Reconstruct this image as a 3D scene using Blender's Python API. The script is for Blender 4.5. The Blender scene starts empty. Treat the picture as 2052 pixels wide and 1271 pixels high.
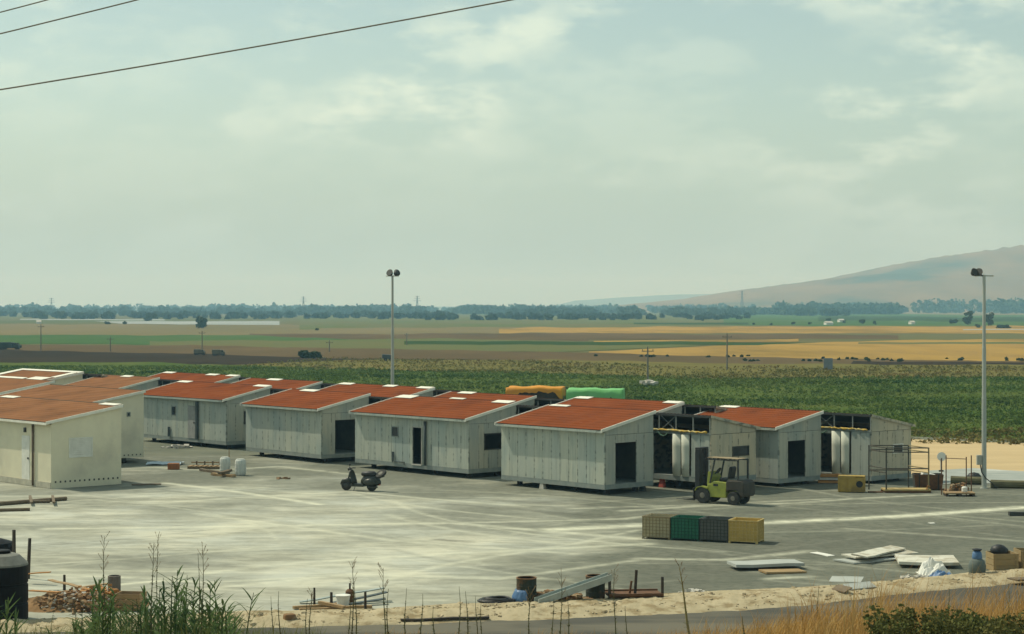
import bpy, math, random
import numpy as np
from mathutils import Vector, Matrix, noise as mnoise
random.seed(7); np.random.seed(7)
S = bpy.context.scene
COL = S.collection
R = math.radians

# ---------------------------------------------------------------- camera
F, HY, CX, CAMH = 3790.0, 615.5, 1026.0, 8.8      # focal length and horizon in photo pixels, eye height in metres
cam = bpy.data.cameras.new('camera'); cam.sensor_width = 36; cam.lens = 36 * F / 2052
cam.shift_y = (HY - 635.5) / 2052; cam.clip_start = .5; cam.clip_end = 40000
camo = bpy.data.objects.new('camera', cam); COL.objects.link(camo)
camo.location = (0, 0, CAMH); camo.rotation_euler = (R(90), 0, 0); S.camera = camo

# ---------------------------------------------------------------- light
SUN_EL = R(53); TO = Vector((-.86, .51, 0)).normalized()
tosun = Vector((TO.x * math.cos(SUN_EL), TO.y * math.cos(SUN_EL), math.sin(SUN_EL)))
sun = bpy.data.lights.new('sun', 'SUN'); sun.energy = 3.6; sun.angle = R(.5); sun.color = (1, .95, .76)
suno = bpy.data.objects.new('sun', sun); COL.objects.link(suno)
suno.rotation_euler = (-tosun).to_track_quat('-Z', 'Y').to_euler(); suno.location = (-40, 40, 60)

W = bpy.data.worlds.new('World'); S.world = W; W.use_nodes = True
nt = W.node_tree; N = nt.nodes; LK = nt.links; N.clear()
def wn(t, **k):
    n = N.new(t)
    for a, b in k.items(): setattr(n, a, b)
    return n
sky = wn('ShaderNodeTexSky', sky_type='NISHITA'); sky.sun_disc = False
sky.sun_elevation = SUN_EL; sky.sun_rotation = math.atan2(TO.x, TO.y)
sky.air_density = 1.0; sky.dust_density = 1.2; sky.ozone_density = 1.2
tc = wn('ShaderNodeTexCoord'); sep = wn('ShaderNodeSeparateXYZ'); LK.new(tc.outputs['Generated'], sep.inputs[0])
def wmath(op, a, b=None):
    n = wn('ShaderNodeMath', operation=op)
    for i, v in enumerate((a, b)):
        if v is None: continue
        if isinstance(v, (int, float)): n.inputs[i].default_value = v
        else: LK.new(v, n.inputs[i])
    return n.outputs[0]
cmb = wn('ShaderNodeCombineXYZ')
LK.new(wmath('MULTIPLY', sep.outputs[0], 4.2), cmb.inputs[0]); LK.new(wmath('MULTIPLY', sep.outputs[1], 4.2), cmb.inputs[1])
LK.new(wmath('MULTIPLY', sep.outputs[2], 10.5), cmb.inputs[2])
cn = wn('ShaderNodeTexNoise'); cn.inputs['Scale'].default_value = 1.7; cn.inputs['Detail'].default_value = 8
cn.inputs['Roughness'].default_value = .50; cn.inputs['Distortion'].default_value = .1
LK.new(cmb.outputs[0], cn.inputs['Vector'])
cr = wn('ShaderNodeMapRange', interpolation_type='SMOOTHSTEP')
LK.new(cn.outputs['Fac'], cr.inputs['Value']); cr.inputs['From Min'].default_value = .46; cr.inputs['From Max'].default_value = .66
bg1 = wn('ShaderNodeBackground'); bg1.inputs['Strength'].default_value = .12
tint = wn('ShaderNodeMix', data_type='RGBA', blend_type='MULTIPLY'); tint.inputs['Factor'].default_value = 1
LK.new(sky.outputs[0], tint.inputs['A']); tint.inputs['B'].default_value = (.95, 1.0, .80, 1)
LK.new(tint.outputs['Result'], bg1.inputs['Color'])
bg2 = wn('ShaderNodeBackground'); bg2.inputs['Color'].default_value = (.66, .75, .61, 1); bg2.inputs['Strength'].default_value = 1.30
cn2 = wn('ShaderNodeTexNoise'); cn2.inputs['Scale'].default_value = 4.2; cn2.inputs['Detail'].default_value = 9; cn2.inputs['Roughness'].default_value = .55
LK.new(cmb.outputs[0], cn2.inputs['Vector'])
cr2 = wn('ShaderNodeMapRange', interpolation_type='SMOOTHSTEP'); LK.new(cn2.outputs['Fac'], cr2.inputs['Value']); cr2.inputs['From Min'].default_value = .42; cr2.inputs['From Max'].default_value = .62
puff = wmath('MULTIPLY', cr2.outputs[0], wmath('ADD', wmath('MULTIPLY', cr.outputs[0], .75), .25))
mxs = wn('ShaderNodeMixShader'); LK.new(wmath('ADD', wmath('MULTIPLY', puff, .80), .14), mxs.inputs[0])
LK.new(bg1.outputs[0], mxs.inputs[1]); LK.new(bg2.outputs[0], mxs.inputs[2])
bg3 = wn('ShaderNodeBackground'); bg3.inputs['Color'].default_value = (.425, .55, .505, 1)      # pale dusty air low over the horizon
low = wn('ShaderNodeMapRange', interpolation_type='SMOOTHSTEP'); LK.new(sep.outputs[2], low.inputs['Value'])
low.inputs['From Min'].default_value = .0; low.inputs['From Max'].default_value = .13; low.inputs['To Min'].default_value = .95; low.inputs['To Max'].default_value = .05
mx3 = wn('ShaderNodeMixShader'); LK.new(low.outputs[0], mx3.inputs[0]); LK.new(mxs.outputs[0], mx3.inputs[1]); LK.new(bg3.outputs[0], mx3.inputs[2])
wo = wn('ShaderNodeOutputWorld'); LK.new(mx3.outputs[0], wo.inputs['Surface'])
vs = S.view_settings; vs.view_transform = 'Standard'; vs.look = 'None'; vs.exposure = 0.0; vs.gamma = 1.0; vs.use_curve_mapping = False
S.cycles.volume_bounces = 1; S.cycles.max_bounces = 6; S.cycles.use_denoising = True
S.cycles.volume_step_rate = 4

# ---------------------------------------------------------------- helpers
def depth(py, z=0.0): return F * (CAMH - z) / (py - HY)
def at(px, py, z=0.0):
    d = depth(py, z); return Vector(((px - CX) / F * d, d, z))
def atd(px, d, z=0.0): return Vector(((px - CX) / F * d, d, z))
def zpx(py, d): return CAMH - (py - HY) * d / F           # height of a photo row at a distance

MATS = {}
def mat(name, c1, c2=None, scale=3.0, stretch=(1, 1, 1), rough=.8, metal=0.0, lo=.35, hi=.65, c3=None, scale3=.5, lo3=.5, hi3=.62,
        bump=0.0, bscale=30.0, coord='Object', detail=5, spec=.3, trans=None):
    if name in MATS: return MATS[name]
    m = bpy.data.materials.new(name); m.use_nodes = True; t = m.node_tree; n = t.nodes; l = t.links
    b = n['Principled BSDF']; b.inputs['Roughness'].default_value = rough; b.inputs['Metallic'].default_value = metal
    b.inputs['Specular IOR Level'].default_value = 0.0 if coord == 'World' else spec
    if c2 is None: c2 = tuple(x * .75 for x in c1)
    tcn = n.new('ShaderNodeTexCoord'); mp = n.new('ShaderNodeMapping'); mp.inputs['Scale'].default_value = stretch
    if coord == 'World':
        g = n.new('ShaderNodeNewGeometry'); l.new(g.outputs['Position'], mp.inputs['Vector'])
    else: l.new(tcn.outputs[coord], mp.inputs['Vector'])
    def nz(sc, det=detail):
        q = n.new('ShaderNodeTexNoise'); q.inputs['Scale'].default_value = sc; q.inputs['Detail'].default_value = det
        q.inputs['Roughness'].default_value = .6
        l.new(mp.outputs[0], q.inputs['Vector']); return q.outputs['Fac']
    def rmp(v, a, bb):
        q = n.new('ShaderNodeMapRange'); l.new(v, q.inputs['Value']); q.inputs['From Min'].default_value = a; q.inputs['From Max'].default_value = bb
        return q.outputs[0]
    mx = n.new('ShaderNodeMix'); mx.data_type = 'RGBA'
    l.new(rmp(nz(scale), lo, hi), mx.inputs['Factor']); mx.inputs['A'].default_value = (*c1, 1); mx.inputs['B'].default_value = (*c2, 1)
    out = mx.outputs['Result']
    if c3 is not None:
        m3 = n.new('ShaderNodeMix'); m3.data_type = 'RGBA'; l.new(rmp(nz(scale3), lo3, hi3), m3.inputs['Factor'])
        l.new(out, m3.inputs['A']); m3.inputs['B'].default_value = (*c3, 1); out = m3.outputs['Result']
    l.new(out, b.inputs['Base Color'])
    if bump:
        bp = n.new('ShaderNodeBump'); bp.inputs['Strength'].default_value = bump; bp.inputs['Distance'].default_value = .03
        l.new(nz(bscale, 3), bp.inputs['Height']); l.new(bp.outputs[0], b.inputs['Normal'])
    if trans:
        tr = n.new('ShaderNodeBsdfTranslucent'); l.new(out, tr.inputs['Color']); ms = n.new('ShaderNodeMixShader'); ms.inputs[0].default_value = trans
        o = n['Material Output']; l.new(b.outputs[0], ms.inputs[1]); l.new(tr.outputs[0], ms.inputs[2]); l.new(ms.outputs[0], o.inputs['Surface'])
    MATS[name] = m; return m

class MB:
    """collects boxes, beams, tubes and sheets and links them as one mesh object"""
    def __init__(s): s.v = []; s.f = []
    def add(s, vs, fs):
        k = len(s.v); s.v += [tuple(v) for v in vs]; s.f += [tuple(i + k for i in f) for f in fs]; return s
    def box(s, x0, y0, z0, x1, y1, z1):
        return s.add([(x0, y0, z0), (x1, y0, z0), (x1, y1, z0), (x0, y1, z0), (x0, y0, z1), (x1, y0, z1), (x1, y1, z1), (x0, y1, z1)],
                     [(3, 2, 1, 0), (4, 5, 6, 7), (0, 1, 5, 4), (1, 2, 6, 5), (2, 3, 7, 6), (3, 0, 4, 7)])
    def obox(s, c, half, rot):      # oriented box
        M = rot if isinstance(rot, Matrix) else Matrix.Rotation(rot, 3, 'Z')
        c = Vector(c); vs = []
        for sz in (-1, 1):
            for sx, sy in ((-1, -1), (1, -1), (1, 1), (-1, 1)):
                vs.append(c + M @ Vector((sx * half[0], sy * half[1], sz * half[2])))
        return s.add(vs, [(3, 2, 1, 0), (4, 5, 6, 7), (0, 1, 5, 4), (1, 2, 6, 5), (2, 3, 7, 6), (3, 0, 4, 7)])
    def beam(s, p, q, w, h=None):
        h = h or w; p = Vector(p); q = Vector(q); d = (q - p).normalized()
        up = Vector((0, 0, 1)) if abs(d.z) < .95 else Vector((0, 1, 0))
        a = d.cross(up).normalized() * w / 2; b = a.cross(d).normalized() * h / 2
        vs = [p - a - b, p + a - b, p + a + b, p - a + b, q - a - b, q + a - b, q + a + b, q - a + b]
        return s.add(vs, [(0, 3, 2, 1), (4, 5, 6, 7), (0, 1, 5, 4), (1, 2, 6, 5), (2, 3, 7, 6), (3, 0, 4, 7)])
    def tube(s, pts, rad, n=8, caps=True):
        pts = [Vector(p) for p in pts]; k0 = len(s.v); rr = rad if isinstance(rad, (list, tuple)) else [rad] * len(pts)
        for i, p in enumerate(pts):
            d = (pts[min(i + 1, len(pts) - 1)] - pts[max(i - 1, 0)]).normalized()
            up = Vector((0, 0, 1)) if abs(d.z) < .9 else Vector((1, 0, 0))
            a = d.cross(up).normalized(); b = a.cross(d).normalized()
            for j in range(n):
                t = 2 * math.pi * j / n; s.v.append(tuple(p + (a * math.cos(t) + b * math.sin(t)) * rr[i]))
        for i in range(len(pts) - 1):
            for j in range(n):
                a0 = k0 + i * n + j; a1 = k0 + i * n + (j + 1) % n; s.f.append((a0, a1, a1 + n, a0 + n))
        if caps:
            s.f.append(tuple(k0 + j for j in range(n))[::-1]); s.f.append(tuple(k0 + (len(pts) - 1) * n + j for j in range(n)))
        return s
    def lathe(s, prof, n=20, c=(0, 0, 0), axis='z', M=None):
        k0 = len(s.v); c = Vector(c)
        for r, z in prof:
            for j in range(n):
                t = 2 * math.pi * j / n; p = Vector((r * math.cos(t), r * math.sin(t), z))
                if axis == 'y': p = Vector((p.x, p.z, p.y))
                if axis == 'x': p = Vector((p.z, p.x, p.y))
                if M is not None: p = M @ p
                s.v.append(tuple(c + p))
        for i in range(len(prof) - 1):
            for j in range(n):
                a0 = k0 + i * n + j; a1 = k0 + i * n + (j + 1) % n; s.f.append((a0, a1, a1 + n, a0 + n))
        s.f.append(tuple(k0 + j for j in range(n))[::-1]); s.f.append(tuple(k0 + (len(prof) - 1) * n + j for j in range(n)))
        return s
    def prism(s, poly, d):        # extrude a 3D polygon by vector d
        n = len(poly); d = Vector(d); vs = [Vector(p) for p in poly]; vs += [p + d for p in vs]
        return s.add(vs, [tuple(range(n))[::-1], tuple(range(n, 2 * n))] + [(i, (i + 1) % n, (i + 1) % n + n, i + n) for i in range(n)])
    def build(s, name, m, parent=None, smooth=False, bevel=0.0):
        me = bpy.data.meshes.new(name); me.from_pydata(s.v, [], s.f); me.update()
        if smooth: me.shade_smooth()
        if m: me.materials.append(m)
        o = bpy.data.objects.new(name, me); COL.objects.link(o)
        if parent is not None: o.parent = parent
        if bevel:
            b = o.modifiers.new('bevel', 'BEVEL'); b.width = bevel; b.segments = 2; b.limit_method = 'ANGLE'
        return o

def tag(o, label=None, cat=None, group=None, kind=None):
    if label: o['label'] = label
    if cat: o['category'] = cat
    if group: o['group'] = group
    if kind: o['kind'] = kind
    return o
def thing(name, label, cat, loc=(0, 0, 0), rz=0.0, group=None):
    o = bpy.data.objects.new(name, None); COL.objects.link(o); o.empty_display_size = .3
    o.location = loc; o.rotation_euler = (0, 0, rz); return tag(o, label, cat, group)
def place(o, loc, rz=0.0): o.location = loc; o.rotation_euler = (0, 0, rz); return o
def fbm(x, y, sc, seed=0.0, oct=4): return mnoise.fractal(Vector((x * sc, y * sc, seed)), 1.0, 2.0, oct)

# ---------------------------------------------------------------- the setting: ground, fields, hills
def sheet(name, pts, z, m, kind='structure', jitter=0.0, sub=1, parent=None):
    """polygon sheet with a slightly irregular outline"""
    P = []
    n = len(pts)
    for i in range(n):
        a = Vector(pts[i][:2]); b = Vector(pts[(i + 1) % n][:2])
        for k in range(sub):
            q = a.lerp(b, k / sub)
            if jitter: q = q + Vector((fbm(q.x, q.y, .05 / max(jitter, .2), 3.1), fbm(q.x, q.y, .05 / max(jitter, .2), 9.7))) * jitter
            P.append((q.x, q.y, z))
    me = bpy.data.meshes.new(name); me.from_pydata(P, [], [tuple(range(len(P)))]); me.update()
    if me.polygons[0].normal.z < 0: me.flip_normals()
    me.materials.append(m); o = bpy.data.objects.new(name, me); COL.objects.link(o)
    if parent: o.parent = parent
    return tag(o, kind=kind)

m_plain = mat('plain_soil', (.11, .125, .055), (.14, .12, .06), scale=.004, stretch=(1, .3, 1), c3=(.07, .10, .04), scale3=.0025, coord='World')
g = MB(); XS = np.linspace(-16000, 16000, 17); YS = np.concatenate([[-200, 0, 60, 200, 500], np.linspace(1000, 20000, 12)])
for j in range(len(YS) - 1):
    for i in range(len(XS) - 1):
        g.add([(XS[i], YS[j], -.25), (XS[i + 1], YS[j], -.25), (XS[i + 1], YS[j + 1], -.25), (XS[i], YS[j + 1], -.25)], [(0, 1, 2, 3)])
tag(g.build('ground', m_plain), kind='structure')

m_gold = mat('stubble', (.36, .235, .068), (.29, .19, .065), scale=.06, stretch=(1, .25, 1), c3=(.22, .15, .05), scale3=.025, coord='World')
m_brown = mat('dry_soil', (.095, .072, .04), (.13, .095, .052), scale=.03, stretch=(1, .3, 1), coord='World')
m_dark = mat('ploughed_soil', (.034, .029, .022), (.048, .038, .027), scale=.05, stretch=(1, .4, 1), coord='World')
m_green = mat('young_crop', (.055, .115, .038), (.08, .125, .045), scale=.02, stretch=(1, .3, 1), coord='World')
m_lgreen = mat('pasture', (.105, .13, .05), (.135, .13, .06), scale=.02, stretch=(1, .3, 1), coord='World')
m_dgreen = mat('dark_crop', (.035, .065, .025), (.05, .08, .03), scale=.03, stretch=(1, .3, 1), coord='World')
m_olive = mat('dry_crop_soil', (.16, .14, .05), (.12, .115, .04), scale=.08, coord='World')
m_crop = mat('crop_soil', (.06, .10, .025), (.10, .12, .035), scale=.12, coord='World')
m_pale = mat('pale_film', (.34, .37, .36), (.26, .29, .28), scale=.01, coord='World')
m_beige = mat('beige_field', (.19, .155, .08), (.15, .135, .07), scale=.01, stretch=(1, .3, 1), coord='World')
fz = [-.24]
def field(name, m, corners):
    fz[0] += .004
    P = []; n_ = len(corners); ymin = min(y for x, y in corners); ymax = max(y for x, y in corners); amp = min(1.6, (ymax - ymin) * .16)
    for i in range(n_):          # ragged headlands instead of ruled edges
        (xa, ya), (xb, yb) = corners[i], corners[(i + 1) % n_]; k_ = max(2, int(abs(xb - xa) / 22))
        for j in range(k_):
            x = xa + (xb - xa) * j / k_; y = ya + (yb - ya) * j / k_; P.append(at(x, y + amp * 1.3 * fbm(x, ya, .011, fz[0] * 97, 4)))
    return sheet(name, P, fz[0], m)
# far to near; corners in photo order (left far, right far, right near, left near)
field('beige_field', m_beige, [(-400, 648), (900, 650), (900, 676), (-400, 676)])
field('beige_field', m_beige, [(1690, 619), (2500, 620), (2500, 634), (1720, 631)])
field('pasture_field', m_lgreen, [(600, 634), (1500, 632), (1500, 660), (600, 660)])
field('green_field', m_green, [(1450, 628), (2500, 634), (2500, 657), (1450, 652)])
field('dark_green_field', m_dgreen, [(1640, 634), (2500, 637), (2500, 645), (1640, 643)])
field('dark_green_strip', m_dgreen, [(1270, 646), (1500, 646), (1500, 650), (1270, 649)])
field('pale_film_field', m_pale, [(40, 638.5), (330, 639.5), (330, 641.5), (40, 640.5)])
field('pale_film_field', m_pale, [(190, 643), (560, 643), (560, 651), (250, 648)])
field('beige_field', m_beige, [(640, 656), (1150, 654), (1150, 667), (640, 667)])
field('stubble_field', m_gold, [(1000, 657), (1300, 654), (2500, 651), (2500, 668), (1000, 666)])
field('brown_field', m_brown, [(500, 668), (1180, 667), (1180, 682), (500, 676)])
field('brown_field', m_brown, [(1100, 666), (1800, 671), (1800, 678), (1100, 680)])
field('green_field', m_green, [(-400, 670), (520, 671), (700, 680), (560, 690), (-400, 686)])
field('pasture_field', m_lgreen, [(300, 683), (900, 678), (1420, 690), (1100, 704), (300, 697)])
field('stubble_field', m_gold, [(1190, 682), (1600, 678), (1600, 683), (1190, 686)])
field('dark_green_strip', m_dgreen, [(810, 682), (1700, 685), (1700, 691), (810, 689)])
field('stubble_field', m_gold, [(1180, 703), (1430, 693), (1720, 682), (2500, 672), (2500, 726), (1720, 719), (1400, 713), (1180, 709)])
field('green_strip', m_lgreen, [(1720, 685), (2500, 683), (2500, 688), (1720, 688)])
field('brown_field', m_brown, [(-400, 686), (450, 692), (1100, 704), (1420, 712), (1760, 719), (2500, 727), (2500, 737), (1600, 736), (1100, 720), (600, 716), (-400, 704)])
field('ploughed_field', m_dark, [(-400, 697), (60, 700), (420, 708), (760, 719), (600, 729), (300, 727), (-400, 724)])
field('ploughed_field', m_dark, [(1710, 722), (2100, 725), (2500, 724), (2500, 738), (2100, 740), (1700, 734)])
field('dry_crop_field', m_olive, [(470, 730), (700, 719), (1100, 719), (1500, 727), (3300, 736), (3300, 760), (1300, 756), (700, 738), (500, 737)])
field('crop_ground', m_crop, [(-700, 721), (300, 725), (600, 735), (1100, 746), (1400, 757), (3300, 752), (3300, 915), (1820, 890), (700, 808), (-700, 780)])

# plants of the near crop: countless low bushes, built as real leaf clumps
def crop(name, label, m, npts, region, h0, h1, rowdir, spacing, seed):
    rng = np.random.RandomState(seed); vs = []; fs = []
    for q in range(npts):
        d = depth(region[0](rng.rand()), 0) if False else rng.uniform(*region[1]); x = rng.uniform(-.34, .42) * d
        px = CX + F * x / d; py = HY + F * CAMH / d
        if not region[0](px, py): continue
        t = x * rowdir[0] + d * rowdir[1]; k = round(t / spacing) * spacing - t; x += k * rowdir[0] * .8; d += k * rowdir[1] * .8
        patch = .75 + .5 * fbm(x, d, .06, seed)
        hh = rng.uniform(h0, h1) * max(.35, patch); w = hh * rng.uniform(.7, 1.1)
        for j in range(9):
            a = rng.uniform(0, 6.283); rr = w * rng.uniform(.1, .8); zc = -.2 + hh * rng.uniform(.25, 1.0); c = Vector((x + rr * math.cos(a), d + rr * math.sin(a), zc))
            u = Vector((rng.normal(), rng.normal(), rng.normal() * .5)).normalized() * hh * .28; nn = Vector((rng.normal(), rng.normal(), rng.normal() + .6))
            v2 = u.cross(nn).normalized() * hh * .22; k0 = len(vs)
            vs += [tuple(c - u), tuple(c + v2), tuple(c + u), tuple(c - v2)]; fs.append((k0, k0 + 1, k0 + 2, k0 + 3))
    mb = MB(); mb.v = vs; mb.f = fs
    return tag(mb.build(name, m), kind='stuff')
def lin(pts):
    xs = [p[0] for p in pts]; ys = [p[1] for p in pts]; return lambda x: np.interp(x, xs, ys)
far_edge = lin([(-700, 722), (300, 726), (600, 736), (1100, 746), (1400, 757), (2500, 752)]); near_edge = lin([(-700, 778), (700, 806), (1820, 888), (2900, 905)])
m_leaf = mat('crop_leaf', (.085, .145, .035), (.15, .19, .05), scale=.06, c3=(.042, .088, .026), scale3=.12, stretch=(.4, 1, 1), coord='World', lo=.38, hi=.62, rough=.7, trans=.25)
m_leafdry = mat('dry_crop_leaf', (.19, .165, .055), (.13, .14, .045), scale=.15, c3=(.20, .15, .06), scale3=.07, coord='World', trans=.2)
crop('green_crop', '', m_leaf, 54000, (lambda x, y: far_edge(x) < y < near_edge(x) - 20 * (x > 1500), (118, 285)), .26, .48, (.45, .89), 1.1, 3)
crop('dry_crop', '', m_leafdry, 16000, (lambda x, y: x > 480 and far_edge(x) - min(22, (x - 480) * .12) < y < far_edge(x) + 3, (225, 345)), .3, .5, (.45, .89), 1.2, 5)
crop('dry_crop_edge', '', m_leafdry, 9000, (lambda x, y: x > 1600 and near_edge(x) - 26 < y < near_edge(x) + 1, (118, 150)), .35, .7, (.45, .89), .9, 8)

# hills
hp = lin([(-500, 0), (100, 2), (420, 32), (563, 57), (681, 71), (800, 92), (919, 115), (1038, 136), (1218, 163), (1500, 172), (3500, 165), (4600, 60)])
def hill(name, m, x0, x1, y0, y1, yc, hf, nx, ny, amp, seed):
    mb = MB(); vs = []
    for j in range(ny + 1):
        for i in range(nx + 1):
            x = x0 + (x1 - x0) * i / nx; y = y0 + (y1 - y0) * j / ny
            k = (y - y0) / (yc - y0) if y < yc else (y1 - y) / (y1 - yc)
            k = max(0, min(1, k)); k = k * k * (3 - 2 * k)
            h = float(hf(x * yc / max(y, 1) if y < yc else x)) * k
            rid = 1 - abs(fbm(x + y * .35, y * .25, .0036, seed, 5)) * 1.7
            vs.append((x, y, -3 + h * (1 - amp * .5 + amp * .5 * rid) + fbm(x, y, .006, seed + 4, 4) * min(h, 30) * .05))
    fs = [(j * (nx + 1) + i, j * (nx + 1) + i + 1, (j + 1) * (nx + 1) + i + 1, (j + 1) * (nx + 1) + i) for j in range(ny) for i in range(nx)]
    mb.v = vs; mb.f = fs
    return tag(mb.build(name, m, smooth=True), kind='structure')
m_hill = mat('hill_dry_grass', (.23, .155, .075), (.16, .115, .055), scale=.008, c3=(.075, .085, .055), scale3=.0026, stretch=(1, .45, 2.5), lo3=.52, hi3=.63, coord='World', detail=7)
hill('hill', m_hill, 200, 5000, 3100, 6600, 4500, hp, 190, 110, .22, 1.3)
m_fhill = mat('far_hill_scrub', (.16, .17, .12), (.12, .14, .10), scale=.002, coord='World')
hp2 = lin([(-2500, 0), (-1700, 14), (-900, 20), (0, 12), (180, 18), (280, 44), (600, 62), (1000, 74), (1400, 90), (2500, 60), (4000, 20)])
hill('far_hill', m_fhill, -4000, 4000, 6800, 9400, 8000, hp2, 90, 24, .2, 5.1)

# ---------------------------------------------------------------- yard
m_yard = bpy.data.materials.new('yard_asphalt'); m_yard.use_nodes = True
def build_yard():
    t = m_yard.node_tree; n = t.nodes; l = t.links; b = n['Principled BSDF']; b.inputs['Roughness'].default_value = .95; b.inputs['Specular IOR Level'].default_value = .03
    geo = n.new('ShaderNodeNewGeometry')
    def nz(sc, stretch, det=6, rot=0.0, rgh=.6):
        mp = n.new('ShaderNodeMapping'); mp.inputs['Scale'].default_value = stretch; mp.inputs['Rotation'].default_value = (0, 0, rot)
        l.new(geo.outputs['Position'], mp.inputs['Vector']); q = n.new('ShaderNodeTexNoise'); q.inputs['Scale'].default_value = sc
        q.inputs['Detail'].default_value = det; q.inputs['Roughness'].default_value = rgh; l.new(mp.outputs[0], q.inputs['Vector']); return q.outputs['Fac']
    def mr(v, a, c, lo=0.0, hi=1.0):
        q = n.new('ShaderNodeMapRange'); l.new(v, q.inputs['Value']); q.inputs['From Min'].default_value = a; q.inputs['From Max'].default_value = c
        q.inputs['To Min'].default_value = lo; q.inputs['To Max'].default_value = hi; return q.outputs[0]
    def mth(op, a, c):
        q = n.new('ShaderNodeMath'); q.operation = op; q.use_clamp = False
        for i, v in enumerate((a, c)):
            if isinstance(v, (int, float)): q.inputs[i].default_value = v
            else: l.new(v, q.inputs[i])
        return q.outputs[0]
    def mix(f, a, c):
        q = n.new('ShaderNodeMix'); q.data_type = 'RGBA'; l.new(f, q.inputs['Factor'])
        for s_, v in (('A', a), ('B', c)):
            if isinstance(v, tuple): q.inputs[s_].default_value = (*v, 1)
            else: l.new(v, q.inputs[s_])
        return q.outputs['Result']
    at_ = n.new('ShaderNodeAttribute'); at_.attribute_name = 'dust'
    sp = n.new('ShaderNodeSeparateColor'); l.new(at_.outputs['Color'], sp.inputs[0])
    base = mix(mr(nz(.35, (1, 1, 1)), .35, .65), (.135, .142, .112), (.175, .178, .14))
    base = mix(mr(nz(3.0, (1, 1, 1), 8), .45, .8), base, (.085, .095, .075))
    base = mix(mr(sp.outputs['Green'], .0, .6, 0, .75), base, mix(mr(nz(1.7, (1, 1, 1), 9, 0, .7), .38, .62), (.30, .30, .245), (.21, .215, .175)))
    # pale cement dust: large patches where dust was spread, broken by sweeping streaks
    patch = mth('ADD', mr(nz(.11, (1, 1, 1), 5), .35, .65), sp.outputs['Green'])
    st1 = mr(nz(.55, (.42, 1, 1), 11, .05, .76), .44, .59); st2 = mr(nz(.9, (.35, 1.2, 1), 11, -.35, .78), .47, .61)
    dusty = mth('MULTIPLY', mr(patch, .55, 1.5), mr(mth('ADD', mth('MULTIPLY', st1, .8), mth('MULTIPLY', st2, .6)), .0, 1.0, .42, 1.2))
    dusty = mth('MULTIPLY', mth('MINIMUM', dusty, .95), .80)
    col = mix(dusty, base, mix(mr(nz(.25, (1, 1, 1)), .4, .6), (.62, .60, .47), (.54, .55, .47)))
    ln = mth('MULTIPLY', sp.outputs['Red'], mr(nz(1.3, (1, 1, 1), 6), .3, .6, .25, 1.0))
    col = mix(ln, col, (.68, .67, .52))
    dk = mth('MULTIPLY', sp.outputs['Blue'], mr(nz(1.1, (1, 1, 1), 6), .35, .6, .3, 1.0))
    col = mix(dk, col, (.085, .085, .07))
    l.new(col, b.inputs['Base Color'])
    bp = n.new('ShaderNodeBump'); bp.inputs['Strength'].default_value = .25; bp.inputs['Distance'].default_value = .02
    l.new(nz(14, (1, 1, 1), 4), bp.inputs['Height']); l.new(bp.outputs[0], b.inputs['Normal'])
    # mesh
    x0, x1, y0, y1, st = -52., 40., 50., 112., .15
    nx = int((x1 - x0) / st); ny = int((y1 - y0) / st)
    X, Y = np.meshgrid(np.linspace(x0, x1, nx + 1), np.linspace(y0, y1, ny + 1))
    vs = np.stack([X.ravel(), Y.ravel(), np.zeros(X.size)], 1)
    ii = np.arange(nx)[None, :] + np.arange(ny)[:, None] * (nx + 1)
    q = np.stack([ii, ii + 1, ii + nx + 2, ii + nx + 1], -1).reshape(-1, 4)
    me = bpy.data.meshes.new('yard'); me.from_pydata(vs.tolist(), [], q.tolist()); me.update()
    def segd(p, a):      # distance of every vertex to a polyline
        best = np.full(X.shape, 1e9)
        for (ax, ay), (bx, by) in zip(p[:-1], p[1:]):
            dx, dy = bx - ax, by - ay; L2 = dx * dx + dy * dy + 1e-9
            tt = np.clip(((X - ax) * dx + (Y - ay) * dy) / L2, 0, 1); best = np.minimum(best, np.hypot(X - ax - tt * dx, Y - ay - tt * dy))
        return best
    red = np.zeros(X.shape); blu = np.zeros(X.shape)
    def gl(x, y): v = at(x, y); return (v.x, v.y)
    white = [([(1100, 1062), (1300, 1052), (1530, 1048), (1800, 1035), (2052, 1017)], .55, .9), ([(1250, 1024), (1400, 1014), (1600, 1008), (1700, 1000), (1900, 990)], .3, .5),
             ([(330, 968), (470, 985), (640, 1011)], .25, .8), ([(1150, 1019), (1400, 1012), (1660, 1000)], .25, .4), ([(430, 1000), (700, 985), (860, 1000), (1050, 1015)], .25, .5),
             ([(100, 1060), (500, 1055), (900, 1048), (1280, 1080)], .35, .6), ([(60, 1150), (330, 1160), (560, 1130), (900, 1110), (1300, 1090)], .3, .55),
             ([(420, 1180), (700, 1150), (1000, 1160), (1300, 1120)], .22, .5), ([(1280, 1120), (1450, 1122), (1620, 1105)], .3, .6), ([(1540, 1160), (1620, 1156)], .25, .6),
             ([(400, 1030), (800, 1085), (1150, 1110)], .25, .5), ([(700, 1180), (900, 1130), (1150, 1090), (1280, 1062)], .22, .45), ([(240, 1172), (330, 1163), (420, 1168)], .22, .8),
             ([(280, 935), (420, 943), (560, 935), (700, 950)], .3, .45), ([(850, 1050), (1250, 1040), (1290, 1035)], .3, .5), ([(1700, 1060), (2052, 1085)], .25, .35)]
    for pts, w, a in white:
        p = [gl(*q_) for q_ in pts]; red = np.maximum(red, a * np.exp(-(segd(p, 0) / w) ** 2))
    lr = random.Random(12)          # old tyre tracks and scraped lines of dust
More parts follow.
